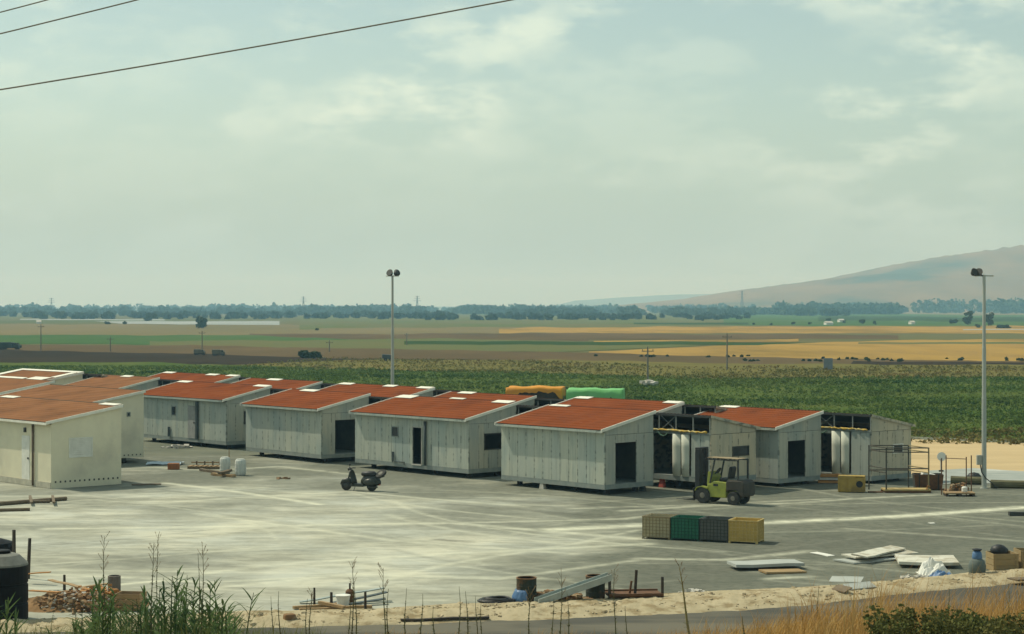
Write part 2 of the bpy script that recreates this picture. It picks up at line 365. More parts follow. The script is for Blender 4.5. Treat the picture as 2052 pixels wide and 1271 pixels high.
    for q_ in range(110):
        ang = lr.choice((-.84, -.84, .1, .35, .73, -.3, 0)) + lr.uniform(-.12, .12); L_ = lr.uniform(5, 24); cx_, cy_ = lr.uniform(-26, 22), lr.uniform(54, 92); bend = lr.uniform(-.03, .03); p = []
        for k in range(9): t_ = (k / 8 - .5) * L_; a_ = ang + bend * t_; p.append((cx_ + t_ * math.cos(a_), cy_ + t_ * math.sin(a_)))
        d_ = segd(p, 0); v_ = lr.uniform(.12, .45) * (1.0 if cx_ < 4 else .55) * np.exp(-(d_ / lr.uniform(.09, .22)) ** 2)
        if lr.random() > .28: red = np.maximum(red, v_)
        else: blu = np.maximum(blu, v_ * .8)
    dark = [([(1290, 1128), (1400, 1122), (1540, 1108), (1600, 1100)], .07, .8), ([(900, 1010), (1200, 1035), (1500, 1028), (2000, 1005)], .5, .45), ([(1000, 1003), (1300, 1020), (1420, 1025)], .45, .5),
            ([(140, 1110), (300, 1125), (520, 1140)], .5, .4), ([(880, 1082), (940, 1086)], .3, .6), ([(1290, 1230), (1290, 1190), (1500, 1100), (2052, 1060)], 2.2, .35)]
    for pts, w, a in dark:
        p = [gl(*q_) for q_ in pts]; blu = np.maximum(blu, a * np.exp(-(segd(p, 0) / w) ** 2))
    PX = CX + F * X / Y; PY = HY + F * CAMH / Y
    grn = np.clip((1150 - PX) / 700, -.55, .55) * np.clip((PY - 930) / 110, .1, 1) * 1.15 + .35 * np.exp(-(((PX - 900) / 420) ** 2 + ((PY - 1080) / 50) ** 2))
    grn = np.clip(grn, -.6, 1)
    ca = me.color_attributes.new('dust', 'FLOAT_COLOR', 'POINT')
    ca.data.foreach_set('color', np.stack([red.ravel(), grn.ravel(), blu.ravel(), np.ones(X.size)], 1).ravel())
    me.materials.append(m_yard); o = bpy.data.objects.new('yard', me); COL.objects.link(o); tag(o, kind='structure')
build_yard()
m_pave = mat('yard_back_asphalt', (.13, .14, .11), (.18, .185, .14), scale=.3, coord='World')
sheet('yard_back', [(-75, 112), (40, 112), (35, 124), (-10, 150), (-75, 190)], -.004, m_pave)
m_apron = mat('yard_side_asphalt', (.13, .14, .11), (.18, .185, .14), scale=.3, coord='World')
sheet('yard_side', [(-75, 50), (-52, 50), (-52, 112), (-75, 112)], -.004, m_apron)
sheet('yard_side', [(40, 50), (75, 50), (75, 112), (40, 112)], -.004, m_apron)

m_sand = mat('pale_sand', (.52, .40, .23), (.46, .35, .20), scale=.4, c3=(.38, .29, .17), scale3=.12, stretch=(.4, 1, 1), coord='World', bump=.3, bscale=6)
sheet('sand_patch', [at(1800, 950), at(1990, 948), at(2300, 950), at(2500, 898), at(2052, 889), at(1900, 884), at(1740, 878)], .012, m_sand, jitter=.5, sub=12)
m_conc = mat('wet_concrete', (.36, .38, .35), (.26, .29, .27), scale=.5, stretch=(.4, 1, 1), c3=(.52, .53, .48), scale3=.3, lo3=.55, hi3=.65, coord='World')
sheet('concrete_apron', [at(1830, 972), at(1990, 970), at(2300, 980), at(2300, 952), at(2052, 945), at(1960, 939), at(1870, 944)], .018, m_conc, jitter=.4, sub=10)

# berm of sand along the yard, road, bank
m_berm = mat('berm_sand', (.44, .375, .25), (.36, .305, .195), scale=1.2, c3=(.26, .205, .12), scale3=1.6, coord='World', bump=.9, bscale=9)
yard_edge = [(-300, 1262), (200, 1240), (400, 1232), (507, 1228), (760, 1223), (900, 1213), (1153, 1206), (1331, 1191), (1600, 1180), (1769, 1168), (1920, 1153), (2052, 1141), (2400, 1105), (2982, 1046), (3561, 987)]
road_edge = [(-300, 1274), (200, 1262), (480, 1257), (850, 1250), (900, 1246), (1153, 1237), (1420, 1225), (1506, 1221), (1656, 1207), (1807, 1189), (2052, 1166), (2400, 1132), (3075, 1066), (3689, 1006)]
ye = lin(yard_edge); re_ = lin(road_edge)
mb = MB(); cols = np.linspace(-300, 3500, 860); rows = 15
for i, px in enumerate(cols):
    a = at(px, float(ye(px)) - 2.5); b = at(px, float(re_(px)) + 2.5)
    for k in range(rows):
        t = k / (rows - 1); p = a.lerp(b, t)
        edge = min(t, 1 - t) * 2; hgt = .11 * math.sin(math.pi * t) ** .8 * (1 + .8 * fbm(p.x, p.y, .9, 2)) + .05 * fbm(p.x, p.y, 2.6, 6) * edge + .05 * random.random() * edge
        if k in (0, rows - 1): p.y += .25 * fbm(p.x, p.y, 1.1, 4); hgt = -.012
        mb.v.append((p.x, p.y, .006 + max(hgt, -.012)))
for i in range(len(cols) - 1):
    for k in range(rows - 1): mb.f.append((i * rows + k, i * rows + k + 1, (i + 1) * rows + k + 1, (i + 1) * rows + k))
tag(mb.build('sand_berm', m_berm, smooth=True), kind='structure')
mb = MB(); br = random.Random(3)
for q in range(2600):
    px = br.uniform(-200, 2300); t = br.betavariate(1.6, 1.6); p = at(px, float(ye(px)) + (float(re_(px)) - float(ye(px))) * t); s_ = br.uniform(.012, .05) * (1.6 if br.random() > .93 else 1)
    mb.obox((p.x, p.y, .035 + .07 * math.sin(math.pi * t)), (s_, s_ * br.uniform(.5, 1), s_ * br.uniform(.4, .8)), Matrix.Rotation(br.random() * 6, 3, 'Z') @ Matrix.Rotation(br.uniform(-.7, .7), 3, 'X'))
tag(mb.build('berm_stones', mat('berm_stone', (.50, .42, .28), (.34, .28, .18), scale=4, c3=(.22, .18, .12), scale3=7, coord='World')), kind='stuff')
m_road = mat('road_asphalt', (.082, .082, .072), (.105, .102, .088), scale=.8, stretch=(.3, 1, 1), c3=(.15, .14, .11), scale3=.3, coord='World', rough=.85)
rp = [at(x, y + 1) for x, y in road_edge]; sheet('road', rp + [(p.x - .9, p.y - 5.6, 0) for p in reversed(rp)], .003, m_road)

# bank rising to where the photographer stands
m_bank = mat('bank_soil', (.22, .17, .09), (.16, .13, .07), scale=.8, coord='World', bump=.5, bscale=4)
def bank_z(x, d): return min(7.1, CAMH - .17296 * d - .28 + .08 * fbm(x, d, .3, 1.7))
mb = MB(); xs = np.linspace(-40, 40, 81); ys = np.concatenate([[-60, -20], np.linspace(0, 51, 60)])
for y in ys:
    for x in xs: mb.v.append((x, y, max(-.28, bank_z(x, y) - max(0, y - 47) * .12 - .02 * max(0, x) * max(0, (y - 46)) * .1)))
nx = len(xs)
for j in range(len(ys) - 1):
    for i in range(nx - 1): mb.f.append((j * nx + i, j * nx + i + 1, (j + 1) * nx + i + 1, (j + 1) * nx + i))
tag(mb.build('bank', m_bank, smooth=True), kind='structure')

# ---------------------------------------------------------------- prefabricated house halves
def panel_material(name, c1, c2, seam, axis=0):
    """sheet metal with dark run-off and screw marks along the panel edges"""
    m = bpy.data.materials.new(name); m.use_nodes = True; t = m.node_tree; n = t.nodes; l = t.links; b = n['Principled BSDF']
    b.inputs['Roughness'].default_value = .55; b.inputs['Metallic'].default_value = .15; b.inputs['Specular IOR Level'].default_value = .35
    geo = n.new('ShaderNodeNewGeometry'); tcn = n.new('ShaderNodeTexCoord'); inf = n.new('ShaderNodeObjectInfo')
    def nz(vec, sc, stretch, det=5):
        mp = n.new('ShaderNodeMapping'); mp.inputs['Scale'].default_value = stretch; l.new(vec, mp.inputs['Vector'])
        q = n.new('ShaderNodeTexNoise'); q.inputs['Scale'].default_value = sc; q.inputs['Detail'].default_value = det; l.new(mp.outputs[0], q.inputs['Vector']); return q.outputs['Fac']
    def mr(v, a, c, lo=0., hi=1.):
        q = n.new('ShaderNodeMapRange'); l.new(v, q.inputs['Value']); q.inputs['From Min'].default_value = a; q.inputs['From Max'].default_value = c
        q.inputs['To Min'].default_value = lo; q.inputs['To Max'].default_value = hi; return q.outputs[0]
    def mix(f, a, c):
        q = n.new('ShaderNodeMix'); q.data_type = 'RGBA'
        l.new(f, q.inputs['Factor']) if not isinstance(f, float) else setattr(q.inputs['Factor'], 'default_value', f)
        for s_, v in (('A', a), ('B', c)):
            if isinstance(v, tuple): q.inputs[s_].default_value = (*v, 1)
            else: l.new(v, q.inputs[s_])
        return q.outputs['Result']
    col = mix(mr(nz(geo.outputs['Position'], 1.6, (1, 1, .35)), .35, .65), c1, c2)
    col = mix(mr(inf.outputs['Random'], 0, 1, 0, .45), col, (c2[0] * 1.28, c2[1] * 1.18, c2[2] * 1.02))
    col = mix(mr(nz(geo.outputs['Position'], .9, (1, 1, .5), 6), .5, .7, 0, .55), col, (c1[0] * .70, c1[1] * .84, c1[2] * .92))
    st = mr(nz(geo.outputs['Position'], 5.0, (1.6, 1.6, .12), 4), .52, .72, 0, .5); col = mix(st, col, tuple(x * .62 for x in c1))
    sp = n.new('ShaderNodeSeparateXYZ'); l.new(tcn.outputs['Generated'], sp.inputs[0])
    def edge(o_):
        q = n.new('ShaderNodeMath'); q.operation = 'SUBTRACT'; l.new(o_, q.inputs[0]); q.inputs[1].default_value = .5
        a = n.new('ShaderNodeMath'); a.operation = 'ABSOLUTE'; l.new(q.outputs[0], a.inputs[0]); return mr(a.outputs[0], .40, .47)
    mul = n.new('ShaderNodeMath'); mul.operation = 'MULTIPLY'; l.new(edge(sp.outputs[axis]), mul.inputs[0])
    l.new(mr(nz(geo.outputs['Position'], 3.2, (1, 1, 1.6), 3), .48, .62, 0, seam), mul.inputs[1])
    col = mix(mul.outputs[0], col, (.07, .085, .08)); l.new(col, b.inputs['Base Color'])
    return m
m_galv = panel_material('galvanised_sheet', (.345, .39, .355), (.425, .455, .40), .55)
m_galv_y = panel_material('galvanised_gable_sheet', (.33, .36, .325), (.42, .425, .36), .5, 1)
m_galvw_y = panel_material('warm_lit_gable_sheet', (.42, .385, .295), (.50, .45, .335), .7, 1)  # beige has the warm light on the gables put into its colour
m_galvw = panel_material('warm_lit_sheet', (.42, .385, .295), (.50, .45, .335), .7)  # same beige with the warm light in it, for the other walls
m_teal = mat('weathered_steel_beam', (.20, .235, .22), (.27, .29, .26), scale=2.5)
m_stucco = mat('cream_render', (.72, .67, .49), (.66, .61, .45), scale=1.2, c3=(.54, .50, .38), scale3=.5, lo3=.55, hi3=.75, bump=.15, bscale=40)
m_trim = mat('white_trim', (.78, .76, .66), (.68, .66, .56), scale=4)
m_pipe = mat('dark_pipe', (.055, .075, .08), (.07, .085, .085), scale=5, rough=.5)
m_brownpipe = mat('brown_pipe', (.12, .085, .06), (.16, .12, .08), scale=5)
m_white = mat('white_paint', (.74, .73, .66), (.64, .63, .56), scale=3)
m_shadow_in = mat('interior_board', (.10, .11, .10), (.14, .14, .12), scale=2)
m_block = mat('concrete_block', (.50, .48, .42), (.40, .38, .33), scale=5)
m_redpaint = mat('red_paint', (.45, .08, .05), (.36, .07, .05), scale=5)
m_yins = mat('yellow_insulation', (.62, .40, .06), (.50, .36, .10), scale=4, c3=(.55, .50, .25), scale3=2.5)
m_glass = mat('dark_glass', (.02, .028, .032), (.03, .036, .04), scale=2, rough=.12, spec=.6)
m_steel = mat('dark_steel', (.04, .045, .043), (.06, .058, .05), scale=6, rough=.6)
m_canvas = mat('white_sheeting', (.66, .67, .56), (.55, .57, .48), scale=2, stretch=(2, 2, .4))
def tile_mat(name, c1, c2): return mat(name, c1, c2, scale=1.1, c3=tuple(x * .66 + .01 for x in c1), scale3=.55, lo3=.46, hi3=.72, coord='World', rough=.85)
m_tile = tile_mat('red_roof_sheet', (.225, .064, .025), (.265, .084, .035)); m_tile2 = tile_mat('brown_roof_sheet', (.265, .125, .062), (.305, .15, .078))

m_stake2 = mat('shaded_block', (.05, .045, .04), (.07, .06, .05), scale=5)  # shade under the floors is put into the block colour
TH = .839
m_rust_r = mat('red_brown_board', (.15, .05, .025), (.12, .045, .025), scale=4)
def roof_mesh(L, q, y0, z0, y1, z1, wave=.22, amp=.022, step=.38):
    """ribbed roofing sheet between the lines y0,z0 and y1,z1 with small steps across the slope"""
    mb = MB(); x0, x1 = -L - q, q; nw = int((x1 - x0) / wave); per = 4; nx = nw * per
    ln = math.hypot(y1 - y0, z1 - z0); ns = max(3, int(ln / step)); rowsp = []
    for k in range(ns):
        rowsp += [(k / ns, .018), ((k + 1) / ns - .002, 0.0)]
    ny, nz_ = -(z1 - z0) / ln, (y1 - y0) / ln
    if nz_ < 0: ny, nz_ = -ny, -nz_
    prof = [0, .75, 1, .75]
    for t, lift in rowsp:
        for i in range(nx + 1):
            a = prof[i % per] * amp + lift
            mb.v.append((x0 + (x1 - x0) * i / nx, y0 + (y1 - y0) * t + ny * a, z0 + (z1 - z0) * t + nz_ * a))
    for r_ in range(len(rowsp) - 1):
        for i in range(nx):
            a = r_ * (nx + 1) + i; mb.f.append((a, a + 1, a + nx + 2, a + nx + 1))
    return mb

def wall_pieces(parent, along, pos, out, a0, a1, zlo, ztop, openings, pw, m, thick=.05, name='wall_panel', wob=.008):
    """row of separate vertical panels; openings = (a, b, z0, z1)"""
    if along == 'y': m = {m_galv: m_galv_y, m_galvw: m_galvw_y}.get(m, m)
    cuts = {round(a0, 3), round(a1, 3)}
    n = max(1, round((a1 - a0) / pw)); reg = [a0 + (a1 - a0) * i / n for i in range(1, n)]
    for o in openings: cuts |= {round(o[0], 3), round(o[1], 3)}
    for r_ in reg:
        if all(abs(r_ - c) > pw * .35 for c in cuts): cuts.add(round(r_, 3))
    cs = sorted(cuts)
    for a, b in zip(cs[:-1], cs[1:]):
        mid = (a + b) / 2; segs = [[zlo, None]]
        for o in sorted([o for o in openings if o[0] - .01 < mid < o[1] + .01], key=lambda o: o[2]):
            lo = segs.pop()[0]
            if o[2] - lo > .04: segs.append([lo, o[2]])
            segs.append([o[3], None])
        for lo, hi in segs:
            w = random.uniform(0, wob); g_ = .006 if wob else -.0004
            za, zb = (hi, hi) if hi is not None else (ztop(a), ztop(b))
            if min(za, zb) - lo < .02 and max(za, zb) - lo < .06: continue
            pts = [(a + g_, lo), (b - g_, lo), (b - g_, max(zb, lo + .01)), (a + g_, max(za, lo + .01))]
            base = pos + out * (w)
            if along == 'x': P = [(p, base, z) for p, z in pts]; d = (0, -out * thick, 0)
            else: P = [(base, p, z) for p, z in pts]; d = (-out * thick, 0, 0)
            MB().prism(P, d).build(name, m, parent)

def frame_window(parent, along, pos, out, o, m, glass=True, shutter=False):
    a, b, z0, z1 = o; t = .05
    mb = MB()
    def bx(a_, b_, za, zb, d0, d1):
        lo, hi = sorted((pos + out * d0, pos + out * d1))
        mb.box(a_, lo, za, b_, hi, zb) if along == 'x' else mb.box(lo, a_, za, hi, b_, zb)
    bx(a, b, z0, z0 + t, -.03, .035); bx(a, b, z1 - t, z1, -.03, .035); bx(a, a + t, z0 + t, z1 - t, -.03, .032); bx(b - t, b, z0 + t, z1 - t, -.03, .032)
    w = mb.build('window_frame', m, parent)
    mb = MB()
    if shutter:
        k = 9
        for i in range(k):
            za = z0 + t + (z1 - z0 - 2 * t) * i / k; zb = z0 + t + (z1 - z0 - 2 * t) * (i + .88) / k
            mb = MB(); bx(a + t, b - t, za, zb, -.02, .012); mb.build('slat', m_white, w)
        mb = MB(); bx(a + t, b - t, z0 + t, z1 - t, -.028, -.022); mb.build('shutter_backing', m_white, w)
    elif glass:
        bx(a + t, b - t, z0 + t, z1 - t, -.02, -.008); mb.build('pane', m_glass, w)
    return w

def half_house(name, label, near, L, Wd, z0, ze, zr, wall=m_galv, tile=m_tile, front_open=(), side_open=(), caps=(), rz=-TH, group=None, pw=.6,
               over=.30, q=.12, blocks=True, detail=True, stucco=False):
    """half with a mono-pitch roof rising from the front (local y=0) to the back; local x runs from -L to 0"""
    T = thing(name, label, 'house', (near[0], near[1], 0), rz, group)
    zw = ze - .20; sl = (zr - ze) / (Wd + over)
    zroof = lambda y: ze + (y + over) * sl
    fb = .22 if not stucco else .06
    MB().box(-L, 0.0, z0, 0, Wd, z0 + fb).build('floor_frame', m_teal if not stucco else m_stucco, T)
    zf = z0 + fb + .003
    wall_pieces(T, 'x', 0.0, -1, -L, 0, zf, lambda a: zw + .1, front_open, pw, wall, wob=0 if stucco else .008)
    zs = zw - .05
    wall_pieces(T, 'y', 0.0, 1, .052, Wd, zf, lambda a: zs, side_open, pw if not stucco else 9, wall, wob=0 if stucco else .008)
    wall_pieces(T, 'y', 0.0, 1, .052, Wd, zs + (.0 if stucco else .015), lambda a: zroof(a) - .05, (), pw * 1.7 if not stucco else 9, wall, name='gable_panel', wob=0.0)
    MB().prism([(-L, .06, zf), (-L, Wd, zf), (-L, Wd, zroof(Wd) - .05), (-L, .06, zroof(.06) - .05)], (.05, 0, 0)).build('end_wall', wall, T)
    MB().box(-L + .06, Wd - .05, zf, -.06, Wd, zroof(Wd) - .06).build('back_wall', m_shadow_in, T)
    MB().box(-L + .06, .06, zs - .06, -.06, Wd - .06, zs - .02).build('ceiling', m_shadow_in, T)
    # roof
    rf = roof_mesh(L, q - .03, -over, ze, Wd + .06, zroof(Wd + .06)).build('roof', tile, T, smooth=False)
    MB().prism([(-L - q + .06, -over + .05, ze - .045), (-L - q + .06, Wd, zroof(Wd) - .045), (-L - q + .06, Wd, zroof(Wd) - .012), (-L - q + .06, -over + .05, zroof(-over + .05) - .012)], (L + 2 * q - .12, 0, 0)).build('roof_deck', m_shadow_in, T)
    for x in (-L - q - .015, q - .035):
        MB().prism([(x, -over - .03, ze - .09), (x, Wd + .05, zroof(Wd + .05) - .09), (x, Wd + .05, zroof(Wd + .05) + .055), (x, -over - .03, ze + .05)], (.05, 0, 0)).build('rake_trim', m_trim, T)
    MB().box(-L - q + .04, -over - .02, ze - .12, q - .04, -over + .03, ze - .008).build('eave_fascia', m_galv if not stucco else m_trim, T)
    MB().box(-L - q + .04, Wd + .062, zroof(Wd + .06) - .10, q - .04, Wd + .10, zroof(Wd + .06) + .045).build('ridge_board', m_brownpipe if tile is m_tile2 else m_rust_r, T)
    for a, b, *w in caps:
        w = w[0] if w else .34
        MB().prism([(-L + L * a, Wd + .10, zroof(Wd + .1) + .02), (-L + L * a, Wd - w, zroof(Wd - w) + .055), (-L + L * a, Wd - w, zroof(Wd - w) + .075), (-L + L * a, Wd + .10, zroof(Wd + .1) + .065)], (L * (b - a), 0, 0)).build('ridge_cap', m_trim, T)
    if blocks and z0 > .1:
        for fx in (.08, .36, .66, .92):
            for fy in (.22, .80):
                MB().box(-L * fx - .10, Wd * fy - .10, 0, -L * fx + .10, Wd * fy + .10, z0).build('support_block', m_stake2, T)
    T['zf'] = zf; return T

def open_half(name, label, near, L, Wd, z0, ze, zr, wall=m_galvw, tile=m_tile, side_open=(), rz=-TH, group=None, pw=.6, simple=False, roofed=True):
    """the mating half: its high open side faces the front (local y=0), the roof falls to the back"""
    T = thing(name, label, 'house', (near[0], near[1], 0), rz, group)
    over = .25; sl = (zr - ze) / (Wd + over); zroof = lambda y: zr - y * sl; zf = z0 + .24; zc = ze - .18
    MB().box(-L, 0, z0, 0, Wd, zf - .003).build('floor_frame', m_teal, T)
    wall_pieces(T, 'y', 0.0, 1, 0.0, Wd, zf, lambda a: zc - .02, side_open, pw, wall)
    wall_pieces(T, 'y', 0.0, 1, 0.0, Wd, zc, lambda a: zroof(a) - .04, (), pw * 1.7, wall, name='gable_panel', wob=0)
    MB().prism([(-L, 0, zf), (-L, Wd, zf), (-L, Wd, zroof(Wd) - .05), (-L, 0, zroof(0) - .05)], (.05, 0, 0)).build('end_wall', wall, T)
    MB().box(-L + .06, Wd - .05, zf, -.06, Wd, zroof(Wd) - .06).build('back_wall', wall, T)
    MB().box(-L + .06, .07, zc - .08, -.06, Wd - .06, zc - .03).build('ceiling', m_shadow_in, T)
    roof_mesh(L, .06, 0.03, zroof(.03), Wd + over, zroof(Wd + over)).build('roof', tile, T)
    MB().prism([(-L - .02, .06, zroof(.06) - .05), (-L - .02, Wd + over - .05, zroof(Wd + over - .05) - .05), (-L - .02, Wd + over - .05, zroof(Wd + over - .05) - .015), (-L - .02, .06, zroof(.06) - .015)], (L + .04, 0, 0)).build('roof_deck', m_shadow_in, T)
    MB().prism([(.055, -.02, zroof(0) - .09), (.055, Wd + over, zroof(Wd + over) - .09), (.055, Wd + over, zroof(Wd + over) + .04), (.055, -.02, zroof(0) + .04)], (.035, 0, 0)).build('rake_trim', m_galvw, T)
    # clerestory truss
    MB().box(-L, -.04, zr - .09, -.002, .025, zr + .01).build('top_chord', m_steel, T)
    MB().box(-L, -.03, zc - .05, -.002, .06, zc + .05).build('bottom_chord', m_teal, T)
    nb = max(2, round(L / 1.15)); xs = [-L + L * i / nb for i in range(nb + 1)]
    for i, x in enumerate(xs):
        x = min(max(x, -L + .04), -.045); MB().box(x - .025, -.015, zc + .052, x + .025, .03, zr - .092).build('truss_post', m_teal, T)
        if i < nb and i % 3 == (nb - 3) % 3:
            MB().beam((xs[i] + .05, .035, zc + .06), (xs[i + 1] - .05, .035, zr - .1), .025).build('brace', m_teal, T)
            MB().beam((xs[i] + .05, .062, zr - .1), (xs[i + 1] - .05, .062, zc + .06), .025).build('brace', m_teal, T)
    if simple:
        wall_pieces(T, 'x', 0.0, -1, -L, -.052, zf, lambda a: zc - .06, (), 1.2, m_galv)
    else:
        # lower part: closed panels, white sheets hung like curtains, an open doorway
        doors = [(-3.75, -2.55, zf, zf + 1.95)]
        wall_pieces(T, 'x', 0.0, -1, -L, -3.75, zf, lambda a: zc - .06, (), .6, m_galv)
        wall_pieces(T, 'x', 0.0, -1, -1.25, -.052, zf, lambda a: zc - .06, (), .6, m_galv)
        MB().box(-3.75, 0, zf + 2.0, -2.5, .05, zc - .06).build('door_header', m_canvas, T)
        for xc, wd in ((-2.2, .50), (-1.62, .46)):
            mb = MB(); n_ = 14
            for k, z in enumerate((zf - .02, zf + .7, zf + 1.4, zc - .07)):
                for i in range(n_ + 1):
                    a = i / n_; mb.v.append((xc - wd / 2 + wd * a, .02 - .055 * math.sin(a * 2 * math.pi * .55 + k * .25) - .03, z))
            for k in range(3):
                for i in range(n_): mb.f.append((k * (n_ + 1) + i, k * (n_ + 1) + i + 1, (k + 1) * (n_ + 1) + i + 1, (k + 1) * (n_ + 1) + i))
            o = mb.build('hanging_sheet', m_canvas, T, smooth=True); so = o.modifiers.new('thick', 'SOLIDIFY'); so.thickness = .015
        pts = [(-L + .1 + (L - .3) * i / 40, -.05 + .03 * math.sin(i * 1.7), zc + .07 + .015 * math.sin(i * 2.3) + .04 * random.random()) for i in range(41)]
        MB().tube(pts, [.025 + .045 * random.random() for _ in pts], 7).build('insulation_roll', m_yins, T, smooth=True)
        pts = [(-3.4 + .05 * i, -.06, zc - .02 - .5 * (i / 10) * (1 - i / 14)) for i in range(14)]
        MB().tube(pts, .03, 6).build('hanging_strap', mat('green_strap', (.10, .20, .13)), T)
    for fx in (.08, .5, .92):
        for fy in (.22, .80):
            MB().box(-L * fx - .11, Wd * fy - .11, 0, -L * fx + .11, Wd * fy + .11, z0).build('support_block', m_stake2, T)
    return T
rv = Vector((math.cos(TH), -math.sin(TH))); sv = Vector((math.sin(TH), math.cos(TH)))

GH = 'grey prefabricated house halves with red roofs'
# front row -----------------------------------------------------
A = half_house('house_half', 'grey panelled house half with dark doorway in its gable, beside the forklift', (4.32, 88.24), 7.26, 3.28, .27, 3.05, 3.80,
               side_open=((.72, 2.12, .52, 2.42),), caps=((.02, .20, .2),), group=GH)
A2 = open_half('open_house_half', 'open house half with hanging white sheets and yellow insulation, behind the forklift', (9.43, 89.8), 5.6, 3.28, .42, 2.92, 3.62,
               side_open=((1.55, 2.75, 1.62, 2.10),), group=GH)
frame_window(A2, 'y', 0.0, 1, (1.55, 2.75, 1.62, 2.10), m_steel)
Bh = half_house('house_half', 'grey panelled house half with small square window, doorway and dark downpipe on its front', (-2.22, 96.74), 9.58, 3.28, .27, 3.05, 3.80,
                front_open=((-6.35, -5.72, 1.85, 2.42), (-4.55, -3.78, .50, 2.44)), side_open=((1.05, 2.55, 1.42, 2.28),), caps=((.0, .15, .5), (.45, .57, .16), (.84, .985, .4)), group=GH)
frame_window(Bh, 'x', 0.0, -1, (-6.35, -5.72, 1.85, 2.42), m_teal)
frame_window(Bh, 'y', 0.0, 1, (1.05, 2.55, 1.42, 2.28), m_steel, glass=False)
mb = MB(); mb.box(-3.78, -.05, .5, -3.73, .02, 2.52); mb.box(-4.60, -.05, 2.44, -3.78, .02, 2.48); mb.box(-4.60, -.05, .44, -3.78, .02, .5); mb.build('door_frame', m_block, Bh)
MB().tube([(-3.42, -.09, .48), (-3.42, -.09, 2.80)], .075, 10).build('downpipe', m_pipe, Bh, smooth=True)
MB().tube([(-6.2, -.06, .48), (-6.2, -.06, 1.05), (-6.1, -.06, 1.05), (-6.1, -.06, .55), (-5.2, -.06, .55), (-5.2, -.06, .42)], .03, 8).build('water_pipe', m_pipe, Bh)
Ch = half_house('house_half', 'grey panelled house half with blank front and wide dark doorway in its end', (-10.72, 106.29), 7.88, 3.28, .27, 3.05, 3.80,
                side_open=((.95, 2.75, .50, 2.40),), caps=((.16, .36),), rz=-TH - .03, group=GH)
Dh = half_house('house_half', 'grey panelled house half with closed pale door and thick dark downpipe beside it', (-17.65, 116.75), 10.42, 3.28, .27, 3.05, 3.80,
                front_open=((-6.30, -5.75, 1.85, 2.45), (-4.35, -3.45, .50, 2.55)), side_open=((1.3, 2.5, 1.50, 2.32),), caps=((.0, .13), (.86, 1.0)), group=GH)
frame_window(Dh, 'x', 0.0, -1, (-6.30, -5.75, 1.85, 2.45), m_teal)
frame_window(Dh, 'y', 0.0, 1, (1.3, 2.5, 1.50, 2.32), m_steel)
dd = MB().box(-4.33, -.03, .5, -3.47, .02, 2.53).build('door', mat('grey_door', (.33, .33, .31)), Dh); MB().box(-3.62, -.07, 1.45, -3.55, -.03, 1.55).build('handle', m_steel, dd)
MB().box(-3.32, -.16, .45, -3.08, -.012, 2.85).build('downpipe', m_pipe, Dh, bevel=.04)
MB().tube([(-6.6, -.06, .48), (-6.6, -.06, 1.1), (-6.45, -.06, 1.1), (-6.45, -.06, .48)], .04, 8).build('water_pipe', m_pipe, Dh)
# second pair to the right
Eh = half_house('house_half', 'grey house half with open doorway in its gable, between two open halves', (13.0, 92.3), 6.5, 3.28, .18, 2.90, 3.56,
                side_open=((.72, 2.05, .42, 2.22),), caps=((.0, .17, .3),), group=GH)
E2 = open_half('open_house_half', 'open house half with hanging white sheets, behind the steel scaffold frame', (17.86, 94.0), 5.8, 3.28, .15, 2.78, 3.43,
               side_open=((1.75, 2.6, 1.42, 1.90),), group=GH)
frame_window(E2, 'y', 0.0, 1, (1.75, 2.6, 1.42, 1.90), m_white)

# halves behind, placed by the right end of their ridges
def back_half(name, label, rr, rl, refrr, soff, caps, Wd=3.28, tile=m_tile, wall=m_galv, zr0=3.75, mate=None, **k):
    """slides the ridge end along its sight line until it stands soff behind the reference ridge; height follows"""
    zr = zr0; p = None
    if refrr is not None:
        best = None
        for i in range(400):
            d = 90 + i * .2; P = atd(rr[0], d); s_ = (P.x - refrr[0]) * sv.x + (P.y - refrr[1]) * sv.y
            if best is None or abs(s_ - soff) < best[0]: best = (abs(s_ - soff), P, zpx(rr[1], d))
        p, zr = best[1], best[2]; zr = min(max(zr, 3.35), 4.0)
    else: p = at(rr[0], rr[1], zr)
    d = F * (CAMH - zr) / (rr[1] - HY); p = atd(rr[0], d)
    pl = at(rl[0], rl[1], zr); L = (Vector((p.x, p.y)) - Vector((pl.x, pl.y))).length - .24
    near = (p.x - rv.x * .12 - sv.x * Wd, p.y - rv.y * .12 - sv.y * Wd)
    o = half_house(name, label, near, L, Wd, .27, zr - .75, zr, caps=caps, tile=tile, wall=wall, group=GH if wall is m_galv else 'cream rendered house halves', pw=1.2, **k)
    if mate:
        mate_half(mate, p, L, zr)
    return o, Vector((p.x, p.y)), zr
def mate_half(label, p, L, zr, shift=1.8, gap=.5, Wd=2.9):
    nr = (p.x + rv.x * shift + sv.x * gap, p.y + rv.y * shift + sv.y * gap)
    open_half('open_house_half', label, nr, min(L, 6.5), Wd, .3, zr - .82, zr - .12, group=GH, simple=True, pw=1.2)
rA = Vector((4.32, 88.24)) + sv * 3.28; rB = Vector((-2.22, 96.74)) + sv * 3.28; rC = Vector((-10.72, 106.29)) + sv * 3.28; rD = Vector((-17.65, 116.75)) + sv * 3.28
mate_half('open house half behind the house with the square front window', rB, 7, 3.75)
mate_half('open house half behind the blank-fronted grey house', rC, 6, 3.75)
mate_half('open house half behind the house with the closed pale door', rD, 7, 3.75)
back_half('house_half', 'red roofed house half behind the gable-doorway house near the forklift', (1370, 808), (1120, 799), rA, 7.3, ((.0, .14), (.86, 1.0)), mate='open house half in the back row, next to the green tarpaulin')
